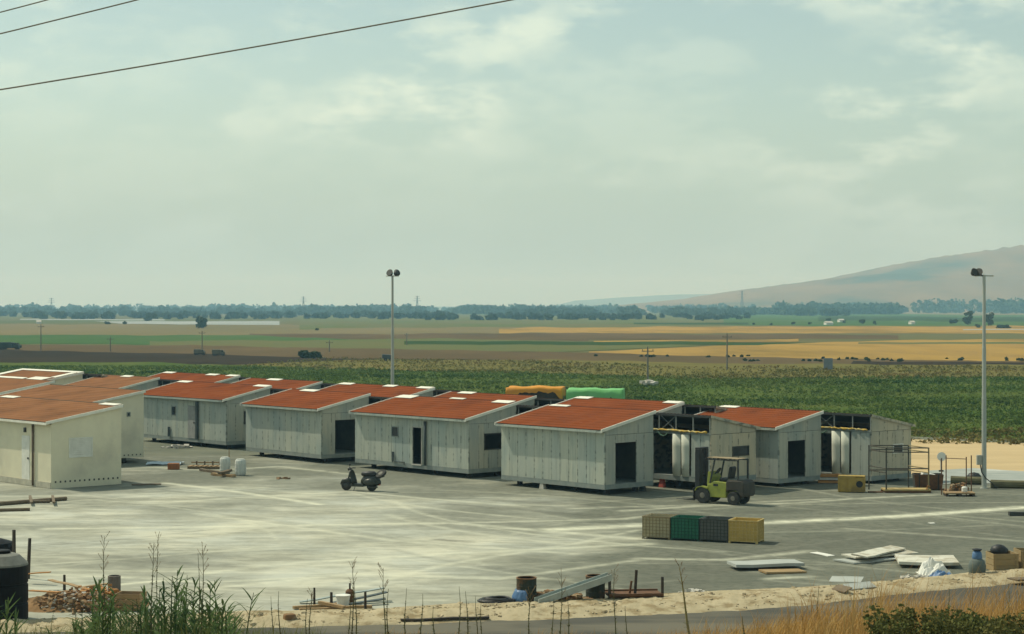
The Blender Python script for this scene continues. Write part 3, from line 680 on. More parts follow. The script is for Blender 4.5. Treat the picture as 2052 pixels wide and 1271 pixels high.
back_half('house_half', 'red roofed house half behind the square-windowed house, short of the orange tarpaulin', (1074, 795), (916, 785.6), rB, 7.2, ((.12, .30),), mate='open house half in the back row, next to the orange tarpaulin')
back_half('house_half', 'red roofed house half behind the blank-fronted house, in front of the lamp mast', (870.5, 778.5), (688, 769), rC, 7.2, ((.0, .14), (.5, .62), (.86, 1.0)), mate='open house half in the back row beside the lamp mast')
back_half('house_half', 'red roofed house half with one white ridge cap, behind the house with the pale door', (645, 766), (512, 758.5), rD, 7.0, ((.28, .46),), mate='open house half in the back row behind the pale-doored house')
oH, rH, zH = back_half('house_half', 'red roofed house half with three white ridge caps, farthest of the back row', (480.5, 754), (336, 746.6), None, 0, ((.0, .14), (.60, .74), (.87, 1.0)), mate='open house half farthest along the back row')
back_half('house_half', 'grey house half with brownish roof behind the cream houses', (319, 758), (208, 752), None, 0, ((.38, .55),), tile=m_tile2, mate='open house half behind the brownish roofed grey house')
# cream houses on the left
W1 = half_house('cream_house', 'cream rendered house with shuttered side window and brown downpipe', (-22.3, 91.5), 12.3, 3.85, 0.0, 3.22, 3.90, wall=m_stucco, tile=m_tile2,
                front_open=((-2.95, -2.15, .30, 2.45),), side_open=((.95, 2.25, 1.45, 2.42),), caps=((.0, .13), (.86, .99, .3)), pw=20, stucco=True, group='cream rendered house halves')
frame_window(W1, 'y', 0.0, 1, (.95, 2.25, 1.45, 2.42), m_white, shutter=True)
dd = MB().box(-2.95, -.02, .3, -2.15, .03, 2.45).build('door', m_white, W1); MB().box(-2.30, -.07, 1.3, -2.22, -.02, 1.4).build('handle', m_steel, dd)
MB().tube([(-1.72, -.07, .05), (-1.72, -.07, 3.05)], .055, 10).build('downpipe', m_brownpipe, W1, smooth=True)
MB().box(-2.62, -.10, 2.62, -2.50, 0, 2.85).build('wall_lamp', m_steel, W1)
for i in range(14): MB().box(.0, .2 + i * .262, .27, .012, .28 + i * .262, .36).build('vent', m_steel, W1)
MB().box(-12.3, -.04, .02, -.0, -.001, .30).build('plinth', mat('cream_plinth', (.50, .47, .37)), W1)
W2 = half_house('cream_house', 'cream rendered house with narrow slot window, behind the shuttered cream house', (-23.75, 104.7), 11.0, 3.85, .30, 3.33, 4.03, wall=m_stucco, tile=m_tile2,
                side_open=((1.75, 2.05, .75, 1.45), (2.75, 2.98, 2.62, 2.88)), caps=(), pw=20, stucco=True, group='cream rendered house halves')
frame_window(W2, 'y', 0.0, 1, (1.75, 2.05, .75, 1.45), m_steel); frame_window(W2, 'y', 0.0, 1, (2.75, 2.98, 2.62, 2.88), m_teal)
for i in range(11): MB().box(.0, 1.0 + i * .26, .42, .012, 1.07 + i * .26, .49).build('vent', m_steel, W2)
MB().box(-.55, 2.7, 0, -.35, 2.9, .3).build('support_post', m_steel, W2)
def cream_back(label, rr, L, zr, caps, mate=None):
    p = at(rr[0], rr[1], zr); near = (p.x - rv.x * .12 - sv.x * 3.85, p.y - rv.y * .12 - sv.y * 3.85)
    o = half_house('cream_house', label, near, L, 3.85, .2, zr - .72, zr, wall=m_stucco, tile=m_tile2, caps=caps, pw=20, stucco=True, group='cream rendered house halves')
    if mate: mate_half(mate, p, L, zr)
    return o
cream_back('cream house with plain brown roof, before the one with white roof edges', (109, 764.6), 10, 3.95, ())
W4 = cream_back('cream house whose brown roof is edged with broad white strips', (167, 747), 9.5, 3.95, ((.0, 1.0, .35),), mate='open house half beside the white-edged cream house')
for (xa, xb, ya, yb) in ((-9.5, -8.6, 0.2, 3.5), (-8.5, -3.4, .3, 1.2), (-2.9, -.5, .3, 1.6), (-.85, -.1, 1.7, 3.4)):
    z_ = lambda y: 3.23 + (y + .3) * .72 / 4.15 + .055
    MB().prism([(xa, ya, z_(ya)), (xa, yb, z_(yb)), (xa, yb, z_(yb) + .025), (xa, ya, z_(ya) + .025)], (xb - xa, 0, 0)).build('roof_lining', m_trim, W4)
# loose supports seen under the near halves
for T_, x, y, m_ in ((A, -4.35, .1, m_block), (A, -.35, 2.9, m_steel), (A2, -3.3, .15, m_redpaint), (Eh, -2.3, .12, m_white)):
    z_ = T_.get('zf', .6) - .2 if T_ is not A2 else .42
    MB().add([(x - .16, y - .1, 0), (x + .16, y - .1, 0), (x + .16, y + .1, 0), (x - .16, y + .1, 0), (x - .1, y - .08, z_), (x + .1, y - .08, z_), (x + .1, y + .08, z_), (x - .1, y + .08, z_)],
             [(3, 2, 1, 0), (4, 5, 6, 7), (0, 1, 5, 4), (1, 2, 6, 5), (2, 3, 7, 6), (3, 0, 4, 7)]).build('jack_stand', m_, T_)

# ---------------------------------------------------------------- lamp masts
m_mast = mat('galvanised_mast', (.36, .39, .35), (.44, .46, .41), scale=2, stretch=(1, 1, .2), rough=.6)
def mast(label, loc, h, heads):
    T = thing('lamp_mast', label, 'lamp post', loc, 0, 'floodlight masts')
    MB().lathe([(.20, 0), (.20, .03), (.12, .031), (.115, h * .42), (.105, h * .43), (.10, h * .66), (.085, h * .665), (.075, h)], 12).build('pole', m_mast, T, smooth=False)
    MB().beam((-.45, 0, h - .05), (.45, 0, h - .05), .06).build('cross_arm', m_mast, T)
    for x, yaw, pit in heads:
        M = Matrix.Rotation(yaw, 3, 'Z') @ Matrix.Rotation(pit, 3, 'X')
        c = Vector((x, 0, h + .16))
        hd = MB().lathe([(.05, -.2), (.13, -.17), (.24, .05), (.25, .09), (.22, .09)], 14, c, 'y', M).build('floodlight', m_steel, T, smooth=False)
        MB().lathe([(.215, .07), (.215, .085)], 14, c, 'y', M).build('lens', mat('lamp_lens', (.45, .42, .34), rough=.3), hd)
        MB().beam((x, 0, h - .05), c, .05).build('bracket', m_steel, hd)
    return T
p = at(1972, 979); RM = mast('tall grey floodlight mast with a junction box, beside the sand', p, zpx(551, p.y), ())
hh = zpx(551, p.y)
MB().beam((0, 0, hh - .1), (-.32, 0, hh + .1), .06).build('bracket', m_steel, RM)
for x, y, yaw in ((-.46, 0, .5), (-.24, .08, -.5)):
    M = Matrix.Rotation(yaw, 3, 'Z') @ Matrix.Rotation(-.5, 3, 'X'); c = Vector((x, y, hh + .12))
    hd = MB().lathe([(.05, .20), (.11, .17), (.20, 0.0), (.21, -.05), (.18, -.05)], 14, c, 'y', M).build('floodlight', m_steel, RM)
    MB().lathe([(.17, -.045), (.17, -.03)], 14, c, 'y', M).build('lens', mat('lamp_lens', (.45, .42, .34), rough=.3), hd)
MB().box(-.36, -.1, 1.15, -.12, .1, 1.62).build('junction_box', mat('box_paint', (.45, .45, .38)), RM, bevel=.01)
MB().tube([(-.2, -.08, 1.15), (-.15, -.14, .8), (.05, -.18, .5), (.3, -.25, .3), (.55, -.2, .02)], .03, 6).build('conduit', m_steel, RM)
d_ = 131.0; p = atd(786.5, d_); mast('tall grey floodlight mast with two lamp heads, standing behind the red roofs', p, zpx(552, d_), ((-.17, 2.6, .5), (.28, -.6, .5)))

# ---------------------------------------------------------------- forklift
m_lime = mat('lime_paint', (.30, .33, .055), (.23, .26, .055), scale=5, c3=(.20, .20, .05), scale3=2.2, lo3=.55, hi3=.8, rough=.55)
m_cw = mat('dark_counterweight', (.065, .056, .042), (.04, .038, .033), scale=4, rough=.7)  # dark brown, much deeper in tone than the lime body
m_tyre = mat('tyre_rubber', (.028, .028, .026), (.055, .052, .045), scale=6, rough=.9)
m_rim = mat('dusty_rim', (.20, .19, .15), (.14, .13, .11), scale=6)
m_black = mat('black_plastic', (.018, .019, .02), (.03, .03, .03), scale=4, rough=.5)
def wheel(T, c, r, w, axis='y', rim=m_rim, M=None, name='wheel', n=22):
    t = MB().lathe([(r * .62, -w / 2), (r * .93, -w / 2), (r, -w * .34), (r, w * .34), (r * .93, w / 2), (r * .62, w / 2)], n, c, axis, M).build(name, m_tyre, T, smooth=False)
    MB().lathe([(r * .25, -w / 2 - .01), (r * .61, -w * .40), (r * .61, w * .40), (r * .25, w / 2 + .01)], n, c, axis, M).build('rim', rim, t)
    return t
pf = at(1468, 1013); yaw = math.atan2(-.60, .80)        # local +x points to the rear
FL = thing('forklift', 'lime green forklift with raised dark mast and dark counterweight', 'forklift', pf, yaw)
# local: rear axle at x=0 (near wheel at origin side y=0), front axle x=-1.65; near side y=0, far side y=1.05
def fb(x0, y0, z0, x1, y1, z1, nm, m, par=None, bev=.02): return MB().box(x0, y0, z0, x1, y1, z1).build(nm, m, par or FL, bevel=bev)
for y in (.10, .98): wheel(FL, (-1.55, y, .36), .36, .26)
for y in (.12, .95): wheel(FL, (0, y, .30), .30, .22)
bd = MB().prism([(-1.35, .06, .30), (-.38, .06, .30), (-.38, .06, .62), (-.30, .06, .98), (-1.0, .06, 1.02), (-1.18, .06, .88), (-1.35, .06, .88)], (0, .96, 0)).build('body', m_lime, FL, bevel=.03)
MB().box(-1.02, .045, .80, -.78, .062, .90).build('name_plate', m_black, bd)
MB().prism([(-.375, .03, .55), (-.28, .03, .62), (-.22, .03, .655), (.22, .03, .655), (.34, .03, .42), (.50, .03, .36), (.56, .03, .50), (.54, .03, 1.0), (.40, .03, 1.10), (-.29, .03, 1.10), (-.375, .03, 1.0)], (0, 1.02, 0)).build('counterweight', m_cw, FL, bevel=.05)
MB().box(-.36, .16, 1.102, .30, .92, 1.14).build('engine_cover', mat('grey_cover', (.16, .17, .14)), FL, bevel=.02)
for y in (.10, .98): MB().prism([(-1.95, y - .14, .55), (-1.85, y - .14, .72), (-1.6, y - .14, .78), (-1.30, y - .14, .72), (-1.30, y - .14, .66), (-1.6, y - .14, .735), (-1.84, y - .14, .68), (-1.91, y - .14, .55)], (0, .28, 0)).build('fender', m_lime, FL)
ck = MB().prism([(-1.42, .15, .85), (-1.18, .15, .85), (-1.12, .15, 1.20), (-1.26, .15, 1.42), (-1.36, .15, 1.42)], (0, .75, 0)).build('dashboard', m_lime, FL, bevel=.02)
MB().tube([(-1.22, .5, 1.30), (-1.02, .5, 1.46)], .025, 8).build('steering_column', m_black, FL)
MB().lathe([(.13, -.012), (.16, -.012), (.16, .012), (.13, .012)], 16, (-1.01, .5, 1.46), 'x', Matrix.Rotation(.6, 3, 'Y')).build('steering_wheel', m_black, FL)
MB().box(-.86, .28, 1.0, -.40, .80, 1.14).build('seat', m_black, FL, bevel=.04)
MB().prism([(-.46, .30, 1.12), (-.32, .30, 1.12), (-.22, .30, 1.62), (-.30, .30, 1.70), (-.38, .30, 1.62)], (0, .48, 0)).build('backrest', m_black, FL, bevel=.05)
gz = 1.96
for y in (.10, .96):
    MB().beam((-1.22, y, .92), (-.98, y, gz), .06).build('guard_post', m_steel, FL); MB().beam((.22, y, 1.10), (.22, y, gz), .07).build('guard_post', m_steel, FL)
    MB().beam((-1.5, y, gz + .02), (.26, y, gz + .02), .05, .05).build('guard_rail', m_black, FL)
for i in range(9): x = -1.46 + i * .21; MB().beam((x, .10, gz + .06), (x, .96, gz + .06), .04, .025).build('guard_bar', m_black, FL)
mb = MB()
for j in range(5):
    for i in range(9): mb.v.append((-1.40 + i * .195, .14 + j * .195, gz + .085 + .02 * random.random()))
for j in range(4):
    for i in range(8): a = j * 9 + i; mb.f.append((a, a + 1, a + 10, a + 9))
o = mb.build('roof_board', mat('plywood', (.30, .23, .13), (.22, .17, .10), scale=4), FL); so = o.modifiers.new('thick', 'SOLIDIFY'); so.thickness = .012
for y in (.24, .82):
    fb(-2.02, y - .11, .12, -1.78, y + .11, 2.40, 'mast_rail', m_black); fb(-2.07, y - .045, .18, -1.995, y + .045, 2.28, 'inner_mast_rail', m_black)
fb(-2.03, .14, 2.40, -1.78, .92, 2.47, 'mast_crosshead', m_black); fb(-1.97, .335, 1.15, -1.86, .725, 1.27, 'mast_crossbar', m_steel); fb(-1.97, .335, .35, -1.86, .725, .47, 'mast_crossbar', m_steel)
MB().tube([(-1.90, .53, .2), (-1.90, .53, 2.2)], .05, 10).build('lift_cylinder', m_steel, FL)
for y in (.43, .62): MB().tube([(-1.94, y, .4), (-1.94, y, 2.25)], .018, 6).build('lift_chain', m_black, FL)
fb(-2.14, .10, .26, -2.08, .96, .36, 'fork_carriage', m_black); fb(-2.14, .10, .58, -2.08, .96, .66, 'fork_carriage', m_black)
for y in (.25, .75):
    MB().prism([(-2.15, y, .62), (-2.20, y, .62), (-2.20, y, .13), (-3.10, y, .10), (-3.10, y, .09), (-2.15, y, .075)], (0, .11, 0)).build('fork', m_steel, FL)

# ---------------------------------------------------------------- scooter
ps = at(745, 984.5); ys = math.atan2(-.34, .94)
SC = thing('scooter', 'dark green motor scooter with a spare wheel on its rear rack', 'scooter', ps, ys)
SC.scale = (1.05, 1.15, 1.05)
m_sg = mat('dark_green_enamel', (.016, .021, .016), (.024, .027, .02), scale=4, rough=.4, spec=.5)
wheel(SC, (0, 0, .235), .235, .12, n=20, rim=m_steel); wheel(SC, (-1.27, 0, .235), .235, .12, n=20, rim=m_steel)
def loft(secs, n=14):
    """lofted body: (x, y, z, half width, half height)"""
    mb = MB()
    for x, y, z, a, b in secs:
        for j in range(n):
            t = 2 * math.pi * j / n; mb.v.append((x, y + a * math.cos(t), z + b * math.sin(t)))
    for i in range(len(secs) - 1):
        for j in range(n): mb.f.append((i * n + j, i * n + (j + 1) % n, (i + 1) * n + (j + 1) % n, (i + 1) * n + j))
    mb.f.append(tuple(range(n))[::-1]); mb.f.append(tuple((len(secs) - 1) * n + j for j in range(n))); return mb
loft([(-.50, 0, .42, .10, .13), (-.38, 0, .46, .17, .24), (-.05, 0, .48, .19, .27), (.18, 0, .48, .17, .25), (.36, 0, .45, .11, .18), (.44, 0, .40, .05, .08)]).build('rear_body', m_sg, SC, smooth=True)
for s_ in (-1, 1): loft([(-.34, s_ * .15, .40, .03, .04), (-.22, s_ * .19, .42, .075, .13), (0, s_ * .20, .43, .09, .17), (.2, s_ * .18, .41, .07, .13), (.32, s_ * .14, .36, .02, .03)]).build('side_cowl', m_sg, SC, smooth=True)
loft([(-.50, 0, .76, .06, .05), (-.45, 0, .78, .13, .10), (-.15, 0, .80, .15, .12), (.12, 0, .80, .14, .11), (.22, 0, .78, .07, .06)]).build('seat', m_black, SC, smooth=True)
MB().prism([(-.34, -.18, .20), (-.98, -.18, .20), (-1.0, -.18, .32), (-.34, -.18, .34)], (0, .36, 0)).build('floorboard', m_sg, SC, bevel=.015)
mb = MB(); n_ = 9
for k, (x, z, w) in enumerate(((-.90, .25, .20), (-.96, .45, .26), (-1.02, .65, .26), (-1.07, .86, .20), (-1.09, .95, .10))):
    for i in range(n_): t = -1 + 2 * i / (n_ - 1); mb.v.append((x + .09 * t * t, t * w, z))
for k in range(4):
    for i in range(n_ - 1): a = k * n_ + i; mb.f.append((a, a + 1, a + n_ + 1, a + n_))
o = mb.build('leg_shield', m_sg, SC, smooth=True); so = o.modifiers.new('thick', 'SOLIDIFY'); so.thickness = .02
MB().tube([(-1.27, .07, .225), (-1.18, .03, .5), (-1.10, 0, .78), (-1.04, 0, .98)], [.03, .04, .045, .035], 8).build('steering_column', m_sg, SC)
loft([(-1.55, 0, .30, .04, .06), (-1.47, 0, .42, .09, .08), (-1.28, 0, .48, .11, .09), (-1.10, 0, .46, .10, .10), (-1.00, 0, .38, .05, .08)]).build('front_fender', m_sg, SC, smooth=True)
MB().tube([(-.98, -.33, 1.00), (-1.02, -.12, 1.02), (-1.04, 0, 1.0), (-1.02, .12, 1.02), (-.98, .33, 1.00)], .022, 8).build('handlebar', m_black, SC)
hl = MB().lathe([(.03, .06), (.075, .03), (.085, -.05), (.08, -.07)], 12, (-1.09, 0, .98), 'x').build('headlight', m_sg, SC); MB().lathe([(.075, -.075), (.075, -.068)], 12, (-1.09, 0, .98), 'x').build('lens', m_glass, hl)
MB().tube([(-.98, -.30, 1.01), (-.95, -.30, 1.12), (-.94, -.31, 1.2)], .008, 5).build('mirror_stem', m_black, SC); MB().lathe([(.0, -.01), (.06, -.008), (.06, .008), (.0, .01)], 12, (-.94, -.31, 1.22), 'x').build('mirror', m_black, SC)
MB().tube([(.30, -.1, .55), (.42, -.1, .62), (.60, -.1, .68)], .014, 6).build('rack_bar', m_steel, SC); MB().tube([(.30, .1, .55), (.42, .1, .62), (.60, .1, .68)], .014, 6).build('rack_bar', m_steel, SC)
M = Matrix.Rotation(-.30, 3, 'Y') @ Matrix.Rotation(.62, 3, 'X')
wheel(SC, (.46, 0, .80), .26, .11, 'z', M=M, name='spare_wheel')
MB().box(.36, -.05, .28, .42, .05, .36).build('tail_light', m_redpaint, SC)
MB().tube([(-.75, -.12, .24), (-.80, -.22, .01)], .014, 6).build('kick_stand', m_steel, SC)
MB().tube([(-.1, -.16, .20), (.2, -.17, .19), (.36, -.17, .21)], .04, 8).build('silencer', m_steel, SC)

# ---------------------------------------------------------------- wire mesh pallet bins
def bin_(label, p, rz, mliner, mwire, w=1.06, dd=1.0, h=.84):
    T = thing('mesh_bin', label, 'bin', p, rz, 'row of mesh pallet bins on the asphalt')
    t = .02; z0 = .09
    for nm, b_ in (('front_liner', (0, .03, z0, w, .03 + t, h)), ('back_liner', (0, dd - .03 - t, z0, w, dd - .03, h)), ('side_liner', (.03, .052, z0, .03 + t, dd - .055, h)), ('side_liner', (w - .03 - t, .052, z0, w - .03, dd - .055, h))):
        MB().box(*b_).build(nm, mliner, T)
    MB().box(.0, .0, z0 - .03, w, dd, z0 - .002).build('base', mwire, T)
    mb = MB(); nv, nh = 8, 6
    for i in range(nv + 1):
        x = .012 + (w - .024) * i / nv; mb.beam((x, .005, z0), (x, .005, h), .014); mb.beam((x, dd - .005, z0), (x, dd - .005, h), .014)
        y = .012 + (dd - .024) * i / nv; mb.beam((.005, y, z0), (.005, y, h), .014); mb.beam((w - .005, y, z0), (w - .005, y, h), .014)
    for k in range(1, nh):
        z = z0 + (h - z0) * k / nh
        mb.beam((0, .016, z), (w, .016, z), .014); mb.beam((0, dd - .016, z), (w, dd - .016, z), .014); mb.beam((.016, 0, z), (.016, dd, z), .014); mb.beam((w - .016, 0, z), (w - .016, dd, z), .014)
    tag(mb.build('wire_mesh', mwire, T), kind='stuff')
    for a, b in (((0, 0), (w, 0)), ((w, 0), (w, dd)), ((w, dd), (0, dd)), ((0, dd), (0, 0))): MB().beam((*a, h), (*b, h), .035).build('rim_bar', mwire, T)
    for x in (.03, w - .03):
        for y in (.03, dd - .03): MB().box(x - .04, y - .04, 0, x + .04, y + .04, z0 - .031).build('foot', mwire, T)
    return T
bd_ = [('beige', (.46, .40, .25), (.28, .22, .12)), ('green', (.035, .17, .10), (.025, .09, .06)), ('dark grey', (.13, .135, .12), (.07, .075, .065)), ('yellow', (.56, .39, .11), (.66, .50, .20))]
b0 = at(1287, 1079.5); b1 = at(1519, 1091); dirb = (b1 - b0); rzb = math.atan2(dirb.y, dirb.x); wb = dirb.length / 4
desc = ['beige lined wire mesh bin at the end of the row beside the green one', 'green lined wire mesh bin between the beige and grey ones', 'dark grey lined wire mesh bin between the green and yellow ones', 'yellow lined wire mesh bin at the end of the row beside the grey one']
for i, (nm, c1, c2) in enumerate(bd_):
    bin_(desc[i], b0 + dirb * (i / 4), rzb + random.uniform(-.015, .015), mat(nm.replace(' ', '_') + '_liner', c1, tuple(x * .82 for x in c1), scale=3), mat(nm.replace(' ', '_') + '_wire', c2, tuple(x * .7 for x in c2), scale=8), w=wb - .03)

# ---------------------------------------------------------------- tank, drums, loose material
m_tank = mat('black_tank', (.006, .0065, .008), (.01, .01, .011), scale=2, rough=.6, spec=.12)
m_dusty = mat('dusty_tank_top', (.22, .22, .19), (.14, .14, .12), scale=2.5)
p = at(2, 1243); WT = thing('water_tank', 'big black plastic water tank with dusty sloping top', 'tank', p, 0)
zt = zpx(1132, p.y); MB().lathe([(.70, 0), (.745, .04), (.745, zt * .3), (.72, zt * .31), (.72, zt * .34), (.745, zt * .35), (.745, zt * .64), (.72, zt * .65), (.72, zt * .68), (.745, zt * .69), (.745, zt)], 32).build('tank_body', m_tank, WT, smooth=False)
MB().lathe([(.75, zt), (.74, zt + .05), (.50, zt + .28), (.34, zt + .33)], 32).build('tank_top', m_dusty, WT)
MB().lathe([(.26, zt + .331), (.26, zt + .40), (.22, zt + .42)], 24).build('lid', m_tank, WT)
p = at(-22, 1142); T = thing('water_tank', 'low black plastic tank behind the big dusty-topped one', 'tank', p, 0)
MB().lathe([(.82, 0), (.85, .05), (.85, .80), (.78, .92), (.45, 1.02), (.2, 1.04)], 28).build('tank_body', m_tank, T); MB().lathe([(.18, 1.04), (.18, 1.10), (.15, 1.11)], 20).build('lid', m_tank, T)
m_rust = mat('rusty_steel', (.16, .075, .035), (.10, .055, .03), scale=6, rough=.85); m_stake = mat('dark_stake', (.035, .03, .025), (.06, .045, .03), scale=6)
m_wood = mat('weathered_timber', (.36, .24, .12), (.27, .18, .09), scale=3, stretch=(1, 6, 6)); m_woodd = mat('dark_timber', (.13, .095, .06), (.18, .14, .09), scale=3, stretch=(1, 5, 5))
m_orange = mat('orange_timber', (.42, .20, .06), (.34, .17, .06), scale=4)
def stake(label, px, py0, py1, r=.035, m=m_stake, lean=(0, 0), group='stakes standing along the yard edge'):
    p = at(px, py0); h = zpx(py1, p.y) ; o = MB().add([(-r, -r, -.05), (r, -r, -.05), (r, r, -.05), (-r, r, -.05), (-r * .8 + lean[0], -r * .8 + lean[1], h), (r * .8 + lean[0], -r * .8 + lean[1], h), (r * .8 + lean[0], r * .8 + lean[1], h), (-r * .8 + lean[0], r * .8 + lean[1], h)],
        [(3, 2, 1, 0), (4, 5, 6, 7), (0, 1, 5, 4), (1, 2, 6, 5), (2, 3, 7, 6), (3, 0, 4, 7)]).build('stake', m); o.location = p; o.rotation_euler.z = random.random(); return tag(o, label, 'stake', group)
stake('tall steel stake behind the dusty-topped black tank', 28, 1150, 1062, .05); stake('tall steel stake standing right beside the dusty-topped black tank', 56, 1160, 1079, .05, lean=(.06, 0))
stake('short dark stake beside the rubble heap', 129, 1183, 1152, .035)
stake('tall dark stake at the end of the ochre timbers', 630, 1216, 1178); stake('dark stake beside the white bucket on the ochre timbers', 664, 1222, 1187); stake('dark stake under the grey metal strips', 732, 1224, 1186)
def board(name, label, cat, pa, pb, w, th, m, z=0.0, z2=None, group=None, tilt=0.0):
    """one plank or sheet laid between two ground points"""
    a = Vector(pa); b = Vector(pb); c = (a + b) / 2; L = (b - a).length; rz = math.atan2(b.y - a.y, b.x - a.x); zb = z if z2 is None else z2
    mb = MB(); n_ = max(2, int(L / .5)); 
    for i in range(n_ + 1):
        x = -L / 2 + L * i / n_; zz_ = z + (zb - z) * i / n_ + .012 * math.sin(i * 1.9 + L)
        for yy, dz in ((-w / 2, 0), (w / 2, tilt), (w / 2, tilt + th), (-w / 2, th)): mb.v.append((x, yy + .01 * random.random(), max(0, zz_ + .012) + dz))
    for i in range(n_):
        for k in range(4): mb.f.append((i * 4 + k, i * 4 + (k + 1) % 4, i * 4 + 4 + (k + 1) % 4, i * 4 + 4 + k))
    mb.f.append((3, 2, 1, 0)); mb.f.append(tuple(n_ * 4 + k for k in range(4)))
    o = mb.build(name, m); o.location = (c.x, c.y, 0); o.rotation_euler.z = rz; return tag(o, label, cat, group)
def drum(name, label, cat, p, r, h, m, mrim, group=None, open_=True):
    T = thing(name, label, cat, p, random.random(), group)
    MB().lathe([(r * .98, 0), (r, .02), (r, h * .32), (r * 1.03, h * .335), (r, h * .35), (r, h * .65), (r * 1.03, h * .665), (r, h * .68), (r, h - .03)], 24).build('shell', m, T)
    MB().lathe([(r * 1.03, h - .03), (r * 1.03, h), (r * .93, h), (r * .93, h - .05), (r * .5, h - .06)], 24).build('rim', mrim, T); return T
m_drumk = mat('dark_green_drum', (.022, .032, .024), (.035, .04, .028), scale=4, c3=(.10, .06, .03), scale3=3); m_rim2 = mat('rusty_rim', (.25, .14, .07), (.17, .09, .05), scale=8)
m_blue = mat('blue_plastic', (.07, .15, .30), (.10, .19, .33), scale=3, rough=.45)
p = at(1055, 1206); drum('drum', 'dark open steel drum wrapped in blue sheeting', 'barrel', p, .30, zpx(1157, p.y) - .0, m_drumk, m_rim2, 'dark steel drums')
p = at(1193, 1201); drum('drum', 'dark steel drum half hidden by the grey sloping channel', 'barrel', p, .29, zpx(1153, p.y), m_drumk, m_rim2, 'dark steel drums')
# blue sheeting at the drum foot
mb = MB(); n_ = 16
for k, (r_, z) in enumerate(((.44, 0.005), (.41, .16), (.345, .30), (.325, .38))):
    for i in range(n_ + 1):
        a = math.pi * .80 + (math.pi * .72) * i / n_; w = 1 + .10 * math.sin(i * 2.1 + k); mb.v.append((r_ * w * math.cos(a), r_ * w * math.sin(a), z))
for k in range(3):
    for i in range(n_): a = k * (n_ + 1) + i; mb.f.append((a, a + 1, a + n_ + 2, a + n_ + 1))
o = tag(mb.build('plastic_sheet', m_blue, smooth=True), 'blue plastic sheeting draped around the foot of a drum', 'sheeting'); o.location = at(1055, 1206); so = o.modifiers.new('thick', 'SOLIDIFY'); so.thickness = .012
# sloping grey channel
a = at(1078, 1213); b = at(1222, 1205); zt = zpx(1160, b.y); T = thing('steel_channel', 'long grey steel channel sloping up onto a dark drum', 'channel', a, math.atan2(b.y - a.y, b.x - a.x))
L = (b - a).length; m_chan = mat('grey_zinc', (.26, .31, .29), (.33, .37, .34), scale=2, rough=.5)
MB().prism([(-.05, -.16, .0), (-.05, .16, .0), (-.05, .16, .03), (-.05, -.16, .03)], (L + .05, 0, zt - .03)).build('web', m_chan, T)
MB().prism([(-.05, -.19, .0), (-.05, -.161, .0), (-.05, -.161, .20), (-.05, -.19, .20)], (L + .05, 0, zt - .03)).build('flange', mat('light_zinc', (.40, .44, .40)), T); MB().prism([(-.05, .161, .0), (-.05, .19, .0), (-.05, .19, .20), (-.05, .161, .20)], (L + .05, 0, zt - .03)).build('flange', m_chan, T)
# rusty tray with upright stakes
a = at(1218, 1204); b = at(1326, 1202); T = thing('steel_tray', 'rusty flat steel tray with three upright stakes', 'tray', a + Vector((0, 0, .10)), math.atan2(b.y - a.y, b.x - a.x)); L = (b - a).length
MB().box(0, -.25, .03, L, .65, .09).build('tray_plate', m_rust, T); MB().beam((0, -.25, .10), (L, -.25, .10), .07).build('edge_bar', m_rust, T); MB().beam((0, .65, .10), (L, .65, .10), .07).build('edge_bar', m_rust, T)
for x, y, h, ln in ((.02, -.2, zpx(1155, a.y), 0), (L * .5, 0, zpx(1151, a.y - .1), .05), (L - .02, -.2, zpx(1161, b.y), 0)): MB().beam((x, y, 0), (x + ln, y, h), .075).build('upright', m_stake, T)
MB().beam((L * .5 - .16, 0, .08), (L * .5 - .1, 0, h * .78), .06).build('upright', m_rust, T)
# hose heap
mb = MB(); pts = []
for i in range(70): t = i * .45; r_ = .38 - .002 * i; pts.append((r_ * 1.5 * math.cos(t), r_ * math.sin(t), .05 + .0016 * i + .02 * math.sin(i)))
o = tag(MB().tube(pts, .035, 6).build('hose_coil', m_black, smooth=True), 'coiled black hose lying at the sandy edge near the blue-wrapped drum', 'hose'); o.location = at(995, 1209)
def rubble(name, label, pts_px, n, size, m, seed=1, hmax=.25):
    rng = random.Random(seed); mb = MB(); x0, y0, x1, y1 = pts_px
    c = at((x0 + x1) / 2, (y0 + y1) / 2)
    for i in range(n):
        u = rng.gauss(.5, .2); v = rng.gauss(.5, .2); q = at(x0 + (x1 - x0) * u, y1 - (y1 - y0) * .4 * v); s_ = size * rng.uniform(.4, 1.3)
        zc = hmax * max(0, 1 - ((u - .5) * 2) ** 2) * rng.random() + s_ * .3
        Mx = Matrix.Rotation(rng.random() * 6, 3, 'Z') @ Matrix.Rotation(rng.uniform(-.6, .6), 3, 'X')
        mb.obox((q.x - c.x, q.y - c.y, zc), (s_, s_ * rng.uniform(.4, .9), s_ * rng.uniform(.25, .6)), Mx)
    o = mb.build(name, m); o.location = c; o['kind'] = 'stuff'; return o
m_rub = mat('reddish_rubble', (.26, .15, .075), (.19, .12, .07), scale=3, c3=(.33, .26, .17), scale3=2, coord='World')
rubble('rubble_heap', '', (1040, 1188, 1185, 1207), 160, .09, m_rub, 2, .25)
